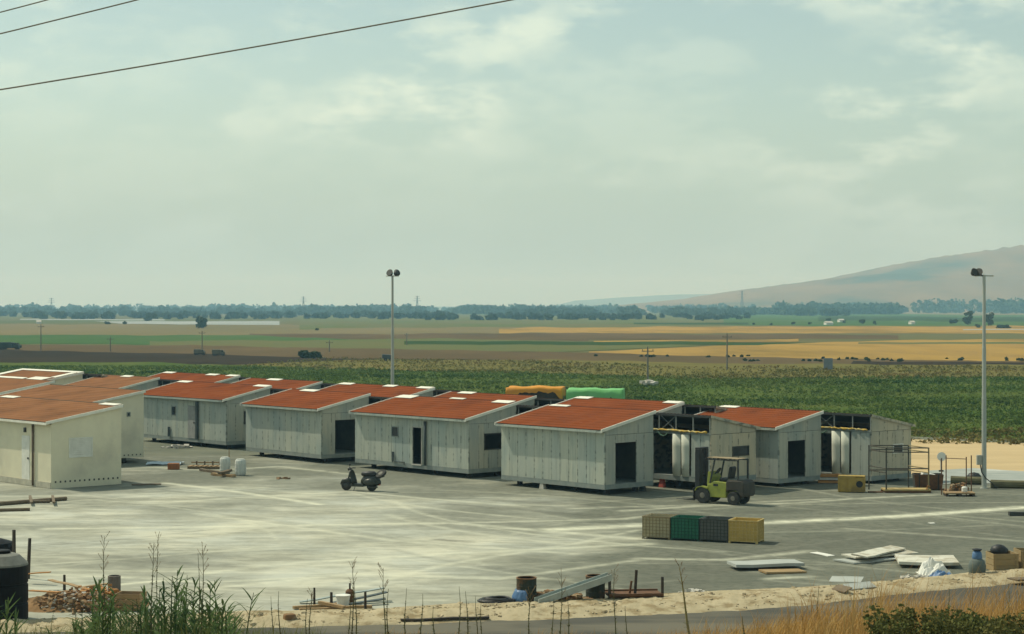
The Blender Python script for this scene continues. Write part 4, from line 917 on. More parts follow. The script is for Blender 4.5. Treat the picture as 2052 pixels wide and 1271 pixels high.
# ochre timbers with bucket and strips
for i, (xa, ya, xb, yb, w) in enumerate(((588, 1222, 700, 1212, .12), (600, 1226, 745, 1219, .12), (640, 1219, 690, 1228, .12))):
    board('timber', ('ochre timber under the white bucket, nearest the metal strips', 'longest ochre timber, at the sandy edge below the bucket', 'short ochre timber lying across the two longer ones')[i], 'timber', at(xa, ya), at(xb, yb), w, .08, m_wood, z=.0 if i != 2 else .11, group='ochre timbers at the yard edge')
p = at(687, 1217); T = thing('bucket', 'white plastic bucket among the ochre timbers', 'bucket', p + Vector((0, 0, .06)), .3); MB().lathe([(.17, 0), (.21, .26), (.225, .27), (.225, .30)], 18).build('pail', m_white, T); MB().lathe([(.20, .285), (.20, .30), (.1, .31)], 18).build('lid', m_white, T)
p = at(700, 1213); T = thing('pump', 'small dark brown machine standing behind the white bucket', 'machine', p + Vector((0, .2, 0)), .4); MB().lathe([(.12, 0), (.14, .05), (.13, .38), (.08, .44)], 14).build('casing', m_rust, T); MB().tube([(0, 0, .42), (0, 0, .62)], .03, 6).build('handle', m_stake, T)
for i, (xa, ya, xb, yb, z2) in enumerate(((600, 1210, 770, 1203, .35), (655, 1214, 775, 1206, .25), (690, 1216, 772, 1211, .15))):
    board('metal_strip', ('pale grey metal strip, longest of those behind the stakes', 'dark metal strip of middle length behind the stakes', 'shortest dark metal strip, lowest behind the stakes')[i], 'metal strip', at(xa, ya), at(xb, yb), .2, .03, m_chan if i == 0 else m_pipe, z=.02, z2=z2, group='grey metal strips behind the bucket')
# rubble heap left, with its loose things
m_soil = mat('reddish_soil', (.27, .165, .085), (.20, .13, .07), scale=1.5, c3=(.36, .27, .16), scale3=1.2, coord='World', bump=.8, bscale=8)
c = at(150, 1212); mb = MB(); nx_, ny_ = 40, 18
for j in range(ny_ + 1):
    for i in range(nx_ + 1):
        u = -1 + 2 * i / nx_; v = -1 + 2 * j / ny_; k = max(0, 1 - u * u * .9 - v * v) ; x = u * 2.2; y = v * 1.5
        mb.v.append((x, y, -.02 + .30 * k * (1 + .9 * fbm(x, y, 1.6, 3)) + .16 * k * fbm(x, y, 5, 8)))
for j in range(ny_):
    for i in range(nx_): a = j * (nx_ + 1) + i; mb.f.append((a, a + 1, a + nx_ + 2, a + nx_ + 1))
o = tag(mb.build('soil_heap', m_soil, smooth=False), 'reddish soil heap strewn with rubble beside the black tank', 'soil heap'); o.location = c
rubble('rubble', '', (40, 1165, 290, 1232), 620, .065, m_rub, 4, .42); rubble('pale_rubble', '', (50, 1165, 280, 1232), 260, .05, m_block, 5, .42)
rubble('ochre_rubble', '', (120, 1168, 270, 1222), 190, .075, m_orange, 6, .48)
for i, (xa, ya, xb, yb) in enumerate(((55, 1170, 100, 1172), (150, 1200, 215, 1196), (60, 1205, 120, 1214), (100, 1182, 170, 1206))): board('broken_board', 'broken reddish board lying on the soil heap', 'board', at(xa, ya), at(xb, yb), .16, .03, m_wood if i % 2 else m_orange, z=.28, z2=.38, group='broken boards on the soil heap')
p = at(262, 1222); T = thing('crate', 'pale wooden crate behind the reeds at the end of the soil heap', 'crate', p, -.15)
for z in (0, .17, .34):
    MB().box(-.38, -.30, z + .01, .38, -.28, z + .155).build('slat', m_wood, T); MB().box(.36, -.278, z + .01, .38, .28, z + .155).build('slat', m_wood, T); MB().box(-.38, -.278, z + .01, -.36, .28, z + .155).build('slat', m_wood, T); MB().box(-.38, .282, z + .01, .38, .30, z + .155).build('slat', m_wood, T)
MB().box(-.35, -.27, .01, .35, .27, .03).build('crate_floor', m_wood, T)
p = at(229, 1188); o = tag(MB().lathe([(.19, 0), (.2, .02), (.2, .52), (.17, .53), (.17, .40)], 16).build('concrete_pipe', mat('brown_concrete', (.17, .14, .115), (.12, .10, .085), scale=5)), 'short upright brown concrete pipe behind the reeds', 'pipe'); o.location = p
# left middle: poles in front of the cream house
for i, (xa, ya, xb, yb, r_) in enumerate(((-80, 1020, 133, 1003, .09), (-60, 1027, 60, 1024, .07), (-60, 1013, 100, 1008, .07))):
    a = at(xa, ya); b = at(xb, yb); o = MB().tube([(0, 0, r_), tuple(b - a + Vector((0, 0, r_)))], r_, 8).build('pole', m_woodd); o.location = a; tag(o, ('thickest and longest dark pole lying before the shuttered cream house', 'short dark pole lying apart, on the yard side of the longer poles', 'thin dark pole lying against the thickest pole, toward the cream house')[i], 'pole', 'timber poles on the yard')
for k in (60, 105): board('timber_bearer', 'short dark bearer lying across the timber poles', 'timber', at(k, 1001), at(k + 3, 1015), .12, .08, m_woodd, z=.10, group='bearers across the timber poles')
board('plank', 'dark plank lying in the shade beside the shuttered cream house', 'plank', at(265, 973), at(322, 971), .35, .05, m_woodd)
a = at(292, 933); 
mb = MB()
for j in range(6):
    for i in range(11): mb.v.append((i * .19, j * .28, .05 + .14 * abs(math.sin(i * .6 + j)) * (1 - abs(j - 2.5) / 4)))
for j in range(5):
    for i in range(10): q = j * 11 + i; mb.f.append((q, q + 1, q + 12, q + 11))
o = tag(mb.build('tarpaulin', mat('pale_blue_sheet', (.48, .56, .60), (.40, .48, .53), scale=3)), 'crumpled pale blue sheet beside the slot-windowed cream house', 'sheet'); o.location = a; so = o.modifiers.new('thick', 'SOLIDIFY'); so.thickness = .02
o = tag(MB().box(-.3, -.2, 0, .3, .2, .34).build('box', mat('orange_brown_box', (.34, .13, .05), (.28, .10, .04), scale=4), bevel=.02), 'orange brown box next to the pale blue sheet', 'box'); o.location = at(348, 941)
T = thing('pallet', 'long wooden pallet of timbers beside the white drums', 'pallet', at(376, 940), -.10)
for y in (0, .35, .7): MB().beam((0, y, .06), (1.75, y, .06), .12).build('bearer', m_woodd, T)
for i in range(7): MB().box(i * .27, -.08, .121, i * .27 + .17, .8, .16).build('slat', m_wood, T)
for x in (.3, .75, 1.2, 1.6): MB().beam((x, .75, .16), (x, .75, .38), .07).build('post', m_woodd, T)
MB().beam((0, .75, .30), (1.7, .76, .30), .06).build('rail', m_wood, T)
m_wdrum = mat('white_drum', (.66, .67, .60), (.42, .45, .42), scale=2, stretch=(4, 4, .5)); 
def keg(label, px, py0, py1, r):
    p = at(px, py0); h = zpx(py1, p.y); T = thing('white_drum', label, 'barrel', p, 0, 'white plastic drums')
    MB().lathe([(r * .82, 0), (r * .96, h * .10), (r, h * .3), (r, h * .7), (r * .96, h * .9), (r * .82, h)], 20).build('shell', m_wdrum, T, smooth=True)
    for z in (.28, .5, .72): MB().lathe([(r * 1.0, h * z - .02), (r * 1.03, h * z), (r * 1.0, h * z + .02)], 20).build('hoop', m_wdrum, T)
    MB().lathe([(r * .7, h), (r * .7, h + .03), (r * .5, h + .035)], 16).build('lid', m_wdrum, T)
keg('white drum standing behind scattered timber', 451, 950, 917, .28); keg('white drum standing clear of the scattered timber', 482, 953, 921, .29)
stake('thin pale rod standing behind the white drums', 459, 918, 900, .02, m_wood, group=None)
for i, (xa, ya, xb, yb) in enumerate(((402, 944, 445, 950), (425, 953, 470, 957), (440, 957, 462, 951))): board('scrap_wood', ('dark timber scrap between the pallet and the white drums', 'paler timber scrap flat at the foot of the white drums', 'dark timber scrap lying across the paler one by the drums')[i], 'timber', at(xa, ya), at(xb, yb), .2, .12, m_woodd if i != 1 else m_wood, z=.0 if i < 2 else .14, group='scrap timber by the white drums')
rubble('scrap_litter', '', (552, 953, 578, 962), 14, .09, m_rub, 11, .05); rubble('scrap_litter', '', (326, 890, 388, 900), 26, .13, m_block, 12, .1); rubble('scrap_litter', '', (1355, 1184, 1420, 1192), 40, .07, m_block, 14, .08)
rubble('scrap_litter', '', (1800, 1150, 1870, 1162), 30, .08, m_block, 15, .06); rubble('scrap_litter', '', (1612, 1172, 1660, 1186), 24, .06, m_rub, 16, .05)
# sheets lying on the yard, right
m_dirtyw = mat('dusty_white_panel', (.62, .60, .50), (.48, .46, .38), scale=1.3, c3=(.40, .36, .27), scale3=2.5)
m_sheetg = mat('grey_panel', (.42, .44, .40), (.34, .36, .33), scale=1.5, stretch=(.5, 3, 1)); m_ply = mat('raw_plywood', (.36, .25, .12), (.28, .19, .09), scale=3)
board('panel', 'long grey panel lying on the asphalt over a brown board', 'panel', at(1466, 1141), at(1602, 1137), 1.0, .10, m_sheetg, z=.10)
board('board', 'brown ragged board lying under the long grey panel', 'board', at(1528, 1149), at(1608, 1146), .7, .06, m_ply)
board('panel', 'small white sheet lying alone on the asphalt', 'panel', at(1630, 1109), at(1666, 1115), .35, .02, m_white)
for i, (xa, ya, xb, yb, z, w) in enumerate(((1690, 1128, 1800, 1118, 0, 1.1), (1700, 1124, 1826, 1114, .10, .8), (1722, 1130, 1800, 1112, .2, .6))):
    board('panel', ('grey bottom sheet of the loose stack of pale sheets', 'white middle sheet of the loose stack of pale sheets', 'narrow white top sheet of the loose stack of pale sheets')[i], 'panel', at(xa, ya), at(xb, yb), w, .05, m_dirtyw if i else m_sheetg, z=z, tilt=.03 * i, group='loose stack of pale sheets')
board('panel', 'large white panel lying beside the crumpled tarpaulin', 'panel', at(1797, 1131), at(1916, 1133), 1.9, .10, m_dirtyw, z=.1)
for nm, lb, px, py, sx, sy, hh_, m_ in (('tarpaulin', 'crumpled white tarpaulin leaning on the large white panel', 1873, 1150, .55, .45, .55, m_white), ('tarpaulin', 'crumpled blue tarpaulin in front of the white one', 1888, 1160, .45, .35, .30, m_blue)):
    mb = MB(); n_ = 14
    for j in range(n_ + 1):
        for i in range(n_ + 1):
            u = -1 + 2 * i / n_; v = -1 + 2 * j / n_; k = max(0, 1 - u * u - v * v) ** .7; mb.v.append((u * sx, v * sy, .005 + hh_ * k * (.75 + .8 * fbm(u, v, 1.8, px))))
    for j in range(n_):
        for i in range(n_): q = j * (n_ + 1) + i; mb.f.append((q, q + 1, q + n_ + 2, q + n_ + 1))
    o = tag(mb.build(nm, m_), lb, 'tarpaulin'); o.location = at(px, py)
p = at(1958, 1152); T = thing('carboy', 'grey round-bellied carboy with a blue neck cover beside the crates', 'barrel', p, 0); MB().lathe([(.22, 0), (.27, .06), (.29, .30), (.24, .46), (.15, .54)], 20).build('belly', mat('grey_green_plastic', (.13, .16, .14), (.10, .12, .11), scale=4), T, smooth=True)
MB().lathe([(.15, .50), (.17, .56), (.15, .72), (.11, .78)], 16).build('neck_cover', m_blue, T, smooth=True); MB().lathe([(.10, .78), (.16, .82), (.15, .85), (.04, .87)], 14).build('cap', m_black, T)
def crate(label, p, rz, w, d, h, m, group=None, n=3):
    T = thing('crate', label, 'crate', p, rz, group); k = .02
    for i in range(n):
        z0_, z1_ = h * i / n + .012, h * (i + 1) / n - .004
        MB().box(-w / 2, -d / 2, z0_, w / 2, -d / 2 + k, z1_).build('slat', m, T); MB().box(-w / 2, d / 2 - k, z0_, w / 2, d / 2, z1_).build('slat', m, T)
        MB().box(-w / 2, -d / 2 + k + .002, z0_, -w / 2 + k, d / 2 - k - .002, z1_).build('slat', m, T); MB().box(w / 2 - k, -d / 2 + k + .002, z0_, w / 2, d / 2 - k - .002, z1_).build('slat', m, T)
    for sx in (-1, 1):
        for sy in (-1, 1): MB().box(sx * (w / 2 - .06) - .03, sy * (d / 2 + .018) - .016, 0, sx * (w / 2 - .06) + .03, sy * (d / 2 + .018) + .016, h).build('batten', m, T)
    MB().box(-w / 2 + k + .004, -d / 2 + k + .004, .012, w / 2 - k - .004, d / 2 - k - .004, .04).build('crate_floor', m, T); return T
m_crate = mat('crate_wood', (.34, .25, .12), (.27, .20, .10), scale=3, stretch=(1, 1, 4))
crate('wooden crate next to the round-bellied carboy', at(2008, 1143), .08, .85, .8, .60, m_crate); crate('wooden crate with dark lid at the end of the sandy edge', at(2062, 1140), .05, .8, .8, .66, m_crate)
p = at(2007, 1130); o = tag(MB().lathe([(.0, 0), (.22, .02), (.30, .14), (.26, .26), (.12, .34), (.0, .36)], 18).build('bundle', m_black, smooth=True), 'rounded black bundle resting on the crate by the carboy', 'bundle'); o.location = at(2008, 1143) + Vector((-.08, .12, .46)); o.scale = (1.05, .95, 1.1); o.rotation_euler = (0, .15, 0)
for i, (xa, ya, xb, yb, z, z2, w) in enumerate(((1664, 1180, 1728, 1184, .10, .16, .4), (1695, 1190, 1750, 1186, .0, .05, .35), (1672, 1190, 1700, 1196, .0, .02, .3))):
    board('scrap_sheet', ('raised white scrap sheet dumped on the sandy berm', 'low white scrap sheet on the berm under the raised one', 'small dark scrap board under the white sheets on the berm')[i], 'metal sheet', at(xa, ya), at(xb, yb), w, .03, m_sheetg if i != 2 else m_woodd, z=.10 + z, z2=.10 + z2, tilt=.12, group='scrap sheets on the sandy berm')
board('scrap_sheet', 'dark scrap sheet lying on the berm past the crates', 'metal sheet', at(2028, 1172), at(2090, 1168), .5, .05, m_woodd, z=.12)
board('beam', 'dark steel beam lying alone on the far asphalt', 'beam', at(2022, 1034), at(2100, 1033), .2, .15, m_steel)
board('paper', 'small white paper scrap alone on the asphalt', 'paper', at(1864, 1049), at(1869, 1050), .22, .02, m_white)
board('plank', 'thin dark plank at the edge of the road', 'plank', at(803, 1249), at(980, 1243), .14, .05, m_stake, z=.05)
o = tag(MB().obox((0, 0, .1), (.16, .13, .1), .4).build('clod', m_rub, bevel=.04), 'single brown clod on the sandy berm', 'clod'); o.location = at(580, 1249) + Vector((0, 0, .06))

# ---------------------------------------------------------------- right side: crate, scaffold frame, bins, sign
m_ycrate = mat('yellow_box', (.40, .28, .07), (.32, .22, .06), scale=3, c3=(.24, .17, .06), scale3=2)
p = at(1707, 986); T = thing('machine_box', 'yellow wooden machine box with a round dark opening', 'box', p, -.25)
for nm, b in (('side_panel', (-.62, -.30, .08, .14, -.27, .74)), ('side_panel', (-.62, .27, .08, .62, .30, .74)), ('end_panel', (-.62, -.268, .08, -.59, .268, .74)), ('end_panel', (.59, -.268, .08, .62, .268, .74)), ('top_panel', (-.62, -.30, .742, .62, .30, .78)), ('base_board', (-.62, -.30, .03, .62, .30, .078))): MB().box(*b).build(nm, m_ycrate, T)
for x in (-.63, -.25, .13, .56): MB().box(x, -.335, .02, x + .07, -.302, .77).build('batten', m_ycrate, T)
mb = MB(); k = 24       # front panel pierced by a round hole
for i in range(k):
    a = 2 * math.pi * i / k; mb.v.append((.38 + .16 * math.cos(a), -.30, .40 + .16 * math.sin(a))); q = max(abs(math.cos(a)) / .22, abs(math.sin(a)) / .32); mb.v.append((.38 + math.cos(a) / q, -.30, .40 + math.sin(a) / q))
for i in range(k): mb.f.append((2 * i, 2 * i + 1, (2 * i + 3) % (2 * k), (2 * i + 2) % (2 * k)))
o = mb.build('pierced_panel', m_ycrate, T); so = o.modifiers.new('thick', 'SOLIDIFY'); so.thickness = .02
MB().box(-.58, -.26, .10, .58, .26, .70).build('dark_core', m_black, T)
p = at(1660, 968); T = thing('timber_stack', 'low stack of reddish boards beside the yellow machine box', 'boards', p, -.2)
for i in range(3): MB().box(-.5, -.3 + .02 * i, .02 + i * .15, .55, .3, .14 + i * .15).build('board', m_orange if i != 1 else m_block, T)
# scaffold frame
m_tube = mat('dark_tube', (.05, .055, .05), (.09, .075, .05), scale=5); m_ytube = mat('ochre_tube', (.26, .21, .10), (.2, .16, .08), scale=5)
p = at(1776, 988); T = thing('scaffold_frame', 'steel tube scaffold frame standing on a low ochre platform', 'scaffold', p, -.02)
MB().box(-.1, -.04, .10, 2.1, .9, .17).build('platform', mat('ochre_board', (.42, .32, .13), (.35, .26, .11), scale=3), T); MB().box(-.1, -.05, .02, 2.1, -.0, .098).build('platform_edge', m_rust, T); MB().box(-.1, .85, .0, 2.1, .9, .098).build('platform_edge', m_rust, T)
hT = 2.15
for x, y in ((0, 0), (2.0, 0), (-.55, 1.6), (1.35, 1.6)): MB().tube([(x, y, 0 if y else .17), (x, y, hT)], .035, 8).build('upright', m_ytube if (x, y) == (2.0, 0) else m_tube, T)
for z in (hT - .02, hT - .22, .95, 1.15):
    for y in (0, 1.6):
        if (z in (.95,) and y == 0) or (z == 1.15 and y): continue
        x0_ = 0 if y == 0 else -.55; MB().tube([(x0_, y, z), (x0_ + (2.0 if y == 0 else 1.9), y, z)], .028, 8).build('rail', m_tube, T)
    for a, b in (((0, 0), (-.55, 1.6)), ((2.0, 0), (1.35, 1.6))): MB().tube([(*a, z), (*b, z)], .025, 8).build('rail', m_tube if a[0] == 0 else m_ytube, T)
MB().tube([(1.9, -.02, .17), (1.95, -.02, .36), (2.05, 0, .30)], .05, 6).build('foot_jack', m_orange, T)
MB().box(-.8, .1, .0, -.12, .35, .05).build('outrigger', m_rust, T)
# dark bin
p = at(1860, 981); T = thing('skip_bin', 'dark brown steel bin full of pale scrap behind the scaffold frame', 'bin', p, -.1)
MB().prism([(-.62, -.3, .03), (.62, -.3, .03), (.70, -.3, .74), (-.70, -.3, .74)], (0, .04, 0)).build('front_plate', m_rust, T); MB().prism([(-.62, .6, .03), (.62, .6, .03), (.70, .6, .74), (-.70, .6, .74)], (0, .04, 0)).build('back_plate', m_steel, T)
for s_ in (-1, 1): MB().prism([(s_ * .62, -.258, .03), (s_ * .62, .598, .03), (s_ * .70, .598, .74), (s_ * .70, -.258, .74)], (-s_ * .03, 0, 0)).build('side_plate', m_steel, T)
for x in (-.45, 0, .45): MB().box(x - .03, -.335, .03, x + .03, -.302, .74).build('rib', m_stake, T)
MB().box(-.58, -.24, .04, .58, .58, .60).build('scrap_fill', m_stake, T)
o = tag(MB().obox((0, 0, .10), (.34, .25, .10), Matrix.Rotation(.2, 3, 'Y')).build('sack', m_white, bevel=.06), 'white sack lying on top of the dark brown bin', 'sack'); o.location = at(1860, 981) + Vector((.05, .15, .58))
# stillage with upright rods
p = at(1922, 994); T = thing('stillage', 'low wooden stillage with four thin upright rods and brown scrap', 'stillage', p, -.05)
MB().box(-.68, -.35, .12, .68, .45, .18).build('deck', m_wood, T)
for x in (-.6, 0, .6): MB().box(x - .06, -.33, 0, x + .06, .43, .118).build('skid', m_stake, T)
for x, y, z in ((-.72, .50, 1.72), (-.52, .46, 1.85), (.42, .48, 1.78), (.66, .52, 1.85)): MB().beam((x, y, 0), (x, y, z), .045).build('rod', m_rust, T)
MB().beam((-.50, .46, 1.72), (.42, .48, 1.68), .03).build('rail', m_rust, T)
MB().lathe([(.10, 0), (.14, .03), (.14, .20), (.09, .26)], 14, (.25, 0, .181)).build('white_can', m_white, T)
rubble('brown_scrap', '', (1893, 968, 1945, 990), 50, .10, m_rub, 21, .35)
# round sign, log kerb
p = at(1886, 946); T = thing('round_sign', 'white round sign disc on a short post by the sand', 'sign', p, 0)
MB().tube([(0, 0, 0), (0, 0, .7)], .05, 8).build('post', m_block, T); MB().lathe([(.0, -.012), (.24, -.01), (.24, .01), (.0, .012)], 20, (.02, 0, .82), 'y').build('disc', m_white, T)
MB().box(-.12, -.05, .0, .12, .05, .10).build('base', m_steel, T)
p = at(1952, 962); o = tag(MB().lathe([(.0, 0), (.36, .02), (.40, .16), (.25, .34), (.0, .40)], 14).build('sack', m_black, smooth=True), 'dark rounded sack lying at the foot of the junction-box mast', 'sack'); o.location = p
for i, (xa, xb, y_) in enumerate(((1985, 2075, 978), (2060, 2160, 980), (1905, 1968, 970))):
    a = at(xa, y_); b = at(xb, y_ + 1.5); o = tag(MB().tube([(0, 0, .2), tuple((b - a) * .5 + Vector((0, 0, .19))), tuple(b - a + Vector((0, 0, .2)))], [.21, .2, .19], 10).build('log', mat('mossy_log', (.15, .14, .07), (.10, .09, .05), scale=3, stretch=(.6, 3, 3))), ('mossy log lying beside the junction-box mast along the apron', 'mossy log lying end to end with the one beside the mast', 'mossy log lying behind the stillage')[i], 'log', 'logs edging the yard'); o.location = a
# tarpaulin covered loads behind the houses
def covered(label, px0, px1, py_top, d, m, drop, seed, dep=2.6):
    a = atd(px0, d); b = atd(px1, d); w = b.x - a.x; zt_ = zpx(py_top, d); T = thing('covered_load', label, 'covered load', ((a.x + b.x) / 2, d, 0), -.12, 'tarpaulin covered loads')
    MB().box(-w / 2 + .1, -dep / 2 + .1, 0, w / 2 - .1, dep / 2 - .1, zt_ - .18).build('load', m_stake, T)
    mb = MB(); nx_, ny_ = 30, 16
    for j in range(ny_ + 1):
        for i in range(nx_ + 1):
            u = -1.25 + 2.5 * i / nx_; v = -1.25 + 2.5 * j / ny_
            ex = max(0, abs(u) - 1); ey = max(0, abs(v) - 1); e = max(ex, ey)
            x = max(-1, min(1, u)) * w / 2 + (.1 * ex * math.copysign(1, u)); y = max(-1, min(1, v)) * dep / 2 + .1 * ey * math.copysign(1, v)
            mb.v.append((x, y, zt_ - .10 + .10 * fbm(x, y, .7, seed) - e * 4 * drop * (.55 + .9 * abs(fbm(x * 1.3, y * 1.3, .8, seed + 2)) + (.35 if abs(u) > .8 else 0)) - .06 * abs(u)))
    for j in range(ny_):
        for i in range(nx_): q = j * (nx_ + 1) + i; mb.f.append((q, q + 1, q + nx_ + 2, q + nx_ + 1))
    mb.build('tarpaulin', m, T, smooth=True); return T
covered('load under a bright orange tarpaulin behind the red roofs', 1017, 1130, 772, 146, mat('orange_tarp', (.62, .27, .02), (.55, .23, .03), scale=1), .55, 3)
covered('load under a light green tarpaulin next to the orange one', 1138, 1250, 776, 144, mat('green_tarp', (.14, .42, .13), (.18, .46, .18), scale=1), .8, 7)

# ---------------------------------------------------------------- far countryside
m_far = mat('tree_foliage', (.05, .08, .04), (.08, .11, .055), scale=.4, c3=(.03, .05, .028), scale3=.25, coord='World', trans=.15)
m_trunk = mat('bark', (.10, .075, .05), (.07, .055, .04), scale=4)
def leaf_blob(mb, c, rx, rz, n, size, rng):
    for i in range(n):
        d = Vector((rng.normal(), rng.normal(), rng.normal())); d = d.normalized() * rng.uniform(.55, 1.0); p = Vector((c[0] + d.x * rx, c[1] + d.y * rx, c[2] + d.z * rz))
        u = Vector((rng.normal(), rng.normal(), rng.normal())).normalized() * size * rng.uniform(.6, 1.3); v = u.cross(Vector((rng.normal(), rng.normal(), rng.normal()))).normalized() * size * rng.uniform(.5, 1)
        k = len(mb.v); mb.v += [tuple(p - u), tuple(p + v), tuple(p + u), tuple(p - v)]; mb.f.append((k, k + 1, k + 2, k + 3))
def tree(label, px, py, top, wpx, seed, bush=False, cat='tree', group='single trees on the plain'):
    p = at(px, py); s_ = F / p.y; h = (py - top) / s_; w = wpx / s_; rng = np.random.RandomState(seed)
    T = thing('tree' if not bush else 'bush', label, cat, (p.x, p.y, -.25), 0, group)
    if not bush:
        MB().tube([(0, 0, 0), (.02 * h, 0, h * .25), (0, .02 * h, h * .6)], [h * .045, h * .035, h * .015], 7).build('trunk', m_trunk, T)
        mb = MB()
        for k in range(4): a = k * 1.6 + seed; mb.tube([(0, 0, h * .25), (w * .25 * math.cos(a), w * .25 * math.sin(a), h * .6)], [h * .02, h * .008], 5)
        mb.build('limbs', m_trunk, T)
    mb = MB(); nb = 11
    for k in range(nb):
        a = rng.uniform(0, 6.28); r_ = w * .33 * math.sqrt(rng.rand()); z = h * (rng.uniform(.20, .85) if not bush else rng.uniform(.15, .7))
        br = w * rng.uniform(.16, .24) * (1.25 - .4 * z / h)
        leaf_blob(mb, (r_ * math.cos(a), r_ * math.sin(a), min(z, h - br * .6)), br, min(br * .8, h * .3), 90, w * .055, rng)
    tag(mb.build('crown', m_far, T), kind='stuff'); return T
tree('round twin-crowned dark tree standing alone before the pale film field', 407, 657, 632, 36, 1); tree('dark round tree beside the far pale strip', 303, 643, 624, 28, 2)
tree('round dark tree with a clear trunk on the plain near the junction-box mast', 1940, 650, 622, 28, 3); tree('broad dark tree just beyond the junction-box mast', 1981, 652, 624, 26, 4)
tree('long low dark bush at the end of the ploughed strip', 622, 716, 697, 50, 5, True, 'bush')
small = [(1660, 648, 634, 12), (1728, 648, 637, 16), (1753, 650, 640, 9), (1692, 647, 639, 8), (1910, 650, 638, 20), (1815, 628, 611, 16), (170, 636, 627, 9), (75, 637, 625, 12), (512, 640, 628, 10), (215, 649, 643, 14), (250, 649, 642, 10), (1228, 641, 634, 12), (1408, 643, 637, 8), (1510, 650, 645, 8), (1545, 651, 645, 7), (1590, 650, 643, 10), (1623, 650, 644, 8), (635, 661, 655, 8), (1960, 656, 648, 14), (2010, 657, 649, 30)]
for i, (x, y, t_, w) in enumerate(small): tree('small dark tree ' + ('beside the far pale film fields' if x < 600 else ('in the fields straight beyond the long low bush' if x < 700 else ('in the pasture beyond the stubble field' if x < 1500 else ('in the row near the small white sheds' if x < 1800 else 'around the broad tree beyond the junction-box mast')))), x, y, t_, w, 20 + i, True, 'tree', 'small trees scattered over the far fields')
# woods on the horizon: continuous masses
def wood(name, spans, seed, size=2.6, m=m_far, gaps=True):
    rng = np.random.RandomState(seed); mb = MB()
    for x0, x1, d0, d1, h0, h1, n in spans:
        for k in range(n):
            px = rng.uniform(x0, x1); d = rng.uniform(d0, d1); p = atd(px, d)
            if gaps and fbm(px, d * .2, .012, seed) < -.12 + .25 * (rng.rand() - .5): continue
            h = rng.uniform(h0, h1) * (1 + .35 * fbm(px, d, .02, seed)); r_ = h * rng.uniform(.45, .8)
            leaf_blob(mb, (p.x, p.y, h * .5 - .3), r_, h * .52, 34, size, rng)
    return tag(mb.build(name, m), kind='stuff')
wood('far_wood', [(-300, 1740, 3000, 4200, 8, 14, 900), (-300, 1740, 2300, 3000, 4, 9.5, 800), (600, 1130, 2300, 2700, 6, 11, 200), (1020, 1700, 1900, 2500, 4, 8, 430), (1560, 1800, 2300, 2700, 9, 14, 200)], 31, 3.4)
wood('far_wood', [(-300, 900, 1400, 2300, 2.5, 5, 600), (800, 1500, 1300, 1700, 2, 4, 160)], 32, 2.2)
wood('tree_belt', [(1835, 2400, 2700, 3000, 15, 21, 130), (2000, 2400, 2500, 2700, 16, 22, 50)], 33, 3.2, gaps=False)
# utility poles
m_pole = mat('pole_wood', (.20, .19, .16), (.16, .15, .13), scale=3)
def upole(label, px, y0, y1, arms=1):
    p = at(px, y0); h = zpx(y1, p.y) + .25; T = thing('utility_pole', label, 'utility pole', (p.x, p.y, -.25), random.uniform(-.3, .3), 'utility poles across the fields')
    MB().tube([(0, 0, 0), (0, 0, h)], [.12, .08], 8).build('pole', m_pole, T); MB().beam((-.7, 0, h - .4), (.7, 0, h - .4), .09).build('cross_arm', m_pole, T)
    for x in (-.6, 0, .6): MB().lathe([(.04, 0), (.06, .06), (.04, .15)], 8, (x, 0, h - .33 if x else h)).build('insulator', m_pole, T)
upole('utility pole at the edge of the ploughed strip near the dark truck', 82, 701, 651); upole('short utility pole at the edge of the ploughed strip', 221, 703, 676); upole('utility pole beside the two khaki trucks', 405, 700, 664)
upole('utility pole beyond the long low bush', 660, 704, 683); upole('utility pole beyond the two-headed lamp mast', 815, 690, 668); upole('utility pole standing in the green crop with a pale lit base', 1298, 769, 697); upole('utility pole on the brown strip beside the stubble', 1457, 739, 670)
rubble('lit_pole_base', '', (1284, 766, 1312, 772), 30, .35, m_block, 41, .3)  # pale pieces stand in for the light on the pole base
m_pyl = mat('pylon_steel', (.13, .135, .13), scale=2)
def pylon(label, px, d, top):
    p = atd(px, d); h = zpx(top, d) + .25; T = thing('pylon', label, 'pylon', (p.x, p.y, -.25), .4, 'far power pylons'); b = h * .10
    mb = MB(); lv = [0, .3, .55, .75, 1.0]; wd = [1, .62, .36, .22, .10]
    for k in range(4):
        c0 = [(sx * b * wd[k], sy * b * wd[k], h * lv[k]) for sx, sy in ((-1, -1), (1, -1), (1, 1), (-1, 1))]; c1 = [(sx * b * wd[k + 1], sy * b * wd[k + 1], h * lv[k + 1]) for sx, sy in ((-1, -1), (1, -1), (1, 1), (-1, 1))]
        for i in range(4): mb.beam(c0[i], c1[i], .35); mb.beam(c0[i], c1[(i + 1) % 4], .22)
    mb.build('lattice', m_pyl, T)
    for z, w in ((.72, .24), (.84, .19), (.95, .14)): MB().beam((-h * w, 0, h * z), (h * w, 0, h * z), .4).build('arm', m_pyl, T)
pylon('far pylon above the woods behind the ploughed strip', 103, 2700, 597); pylon('far pylon above the woods before the long low bush', 608, 2700, 594); pylon('far pylon above the woods beside the two-headed lamp mast', 836, 2700, 593); pylon('far pylon at the foot of the dry hill', 1487, 2900, 583)
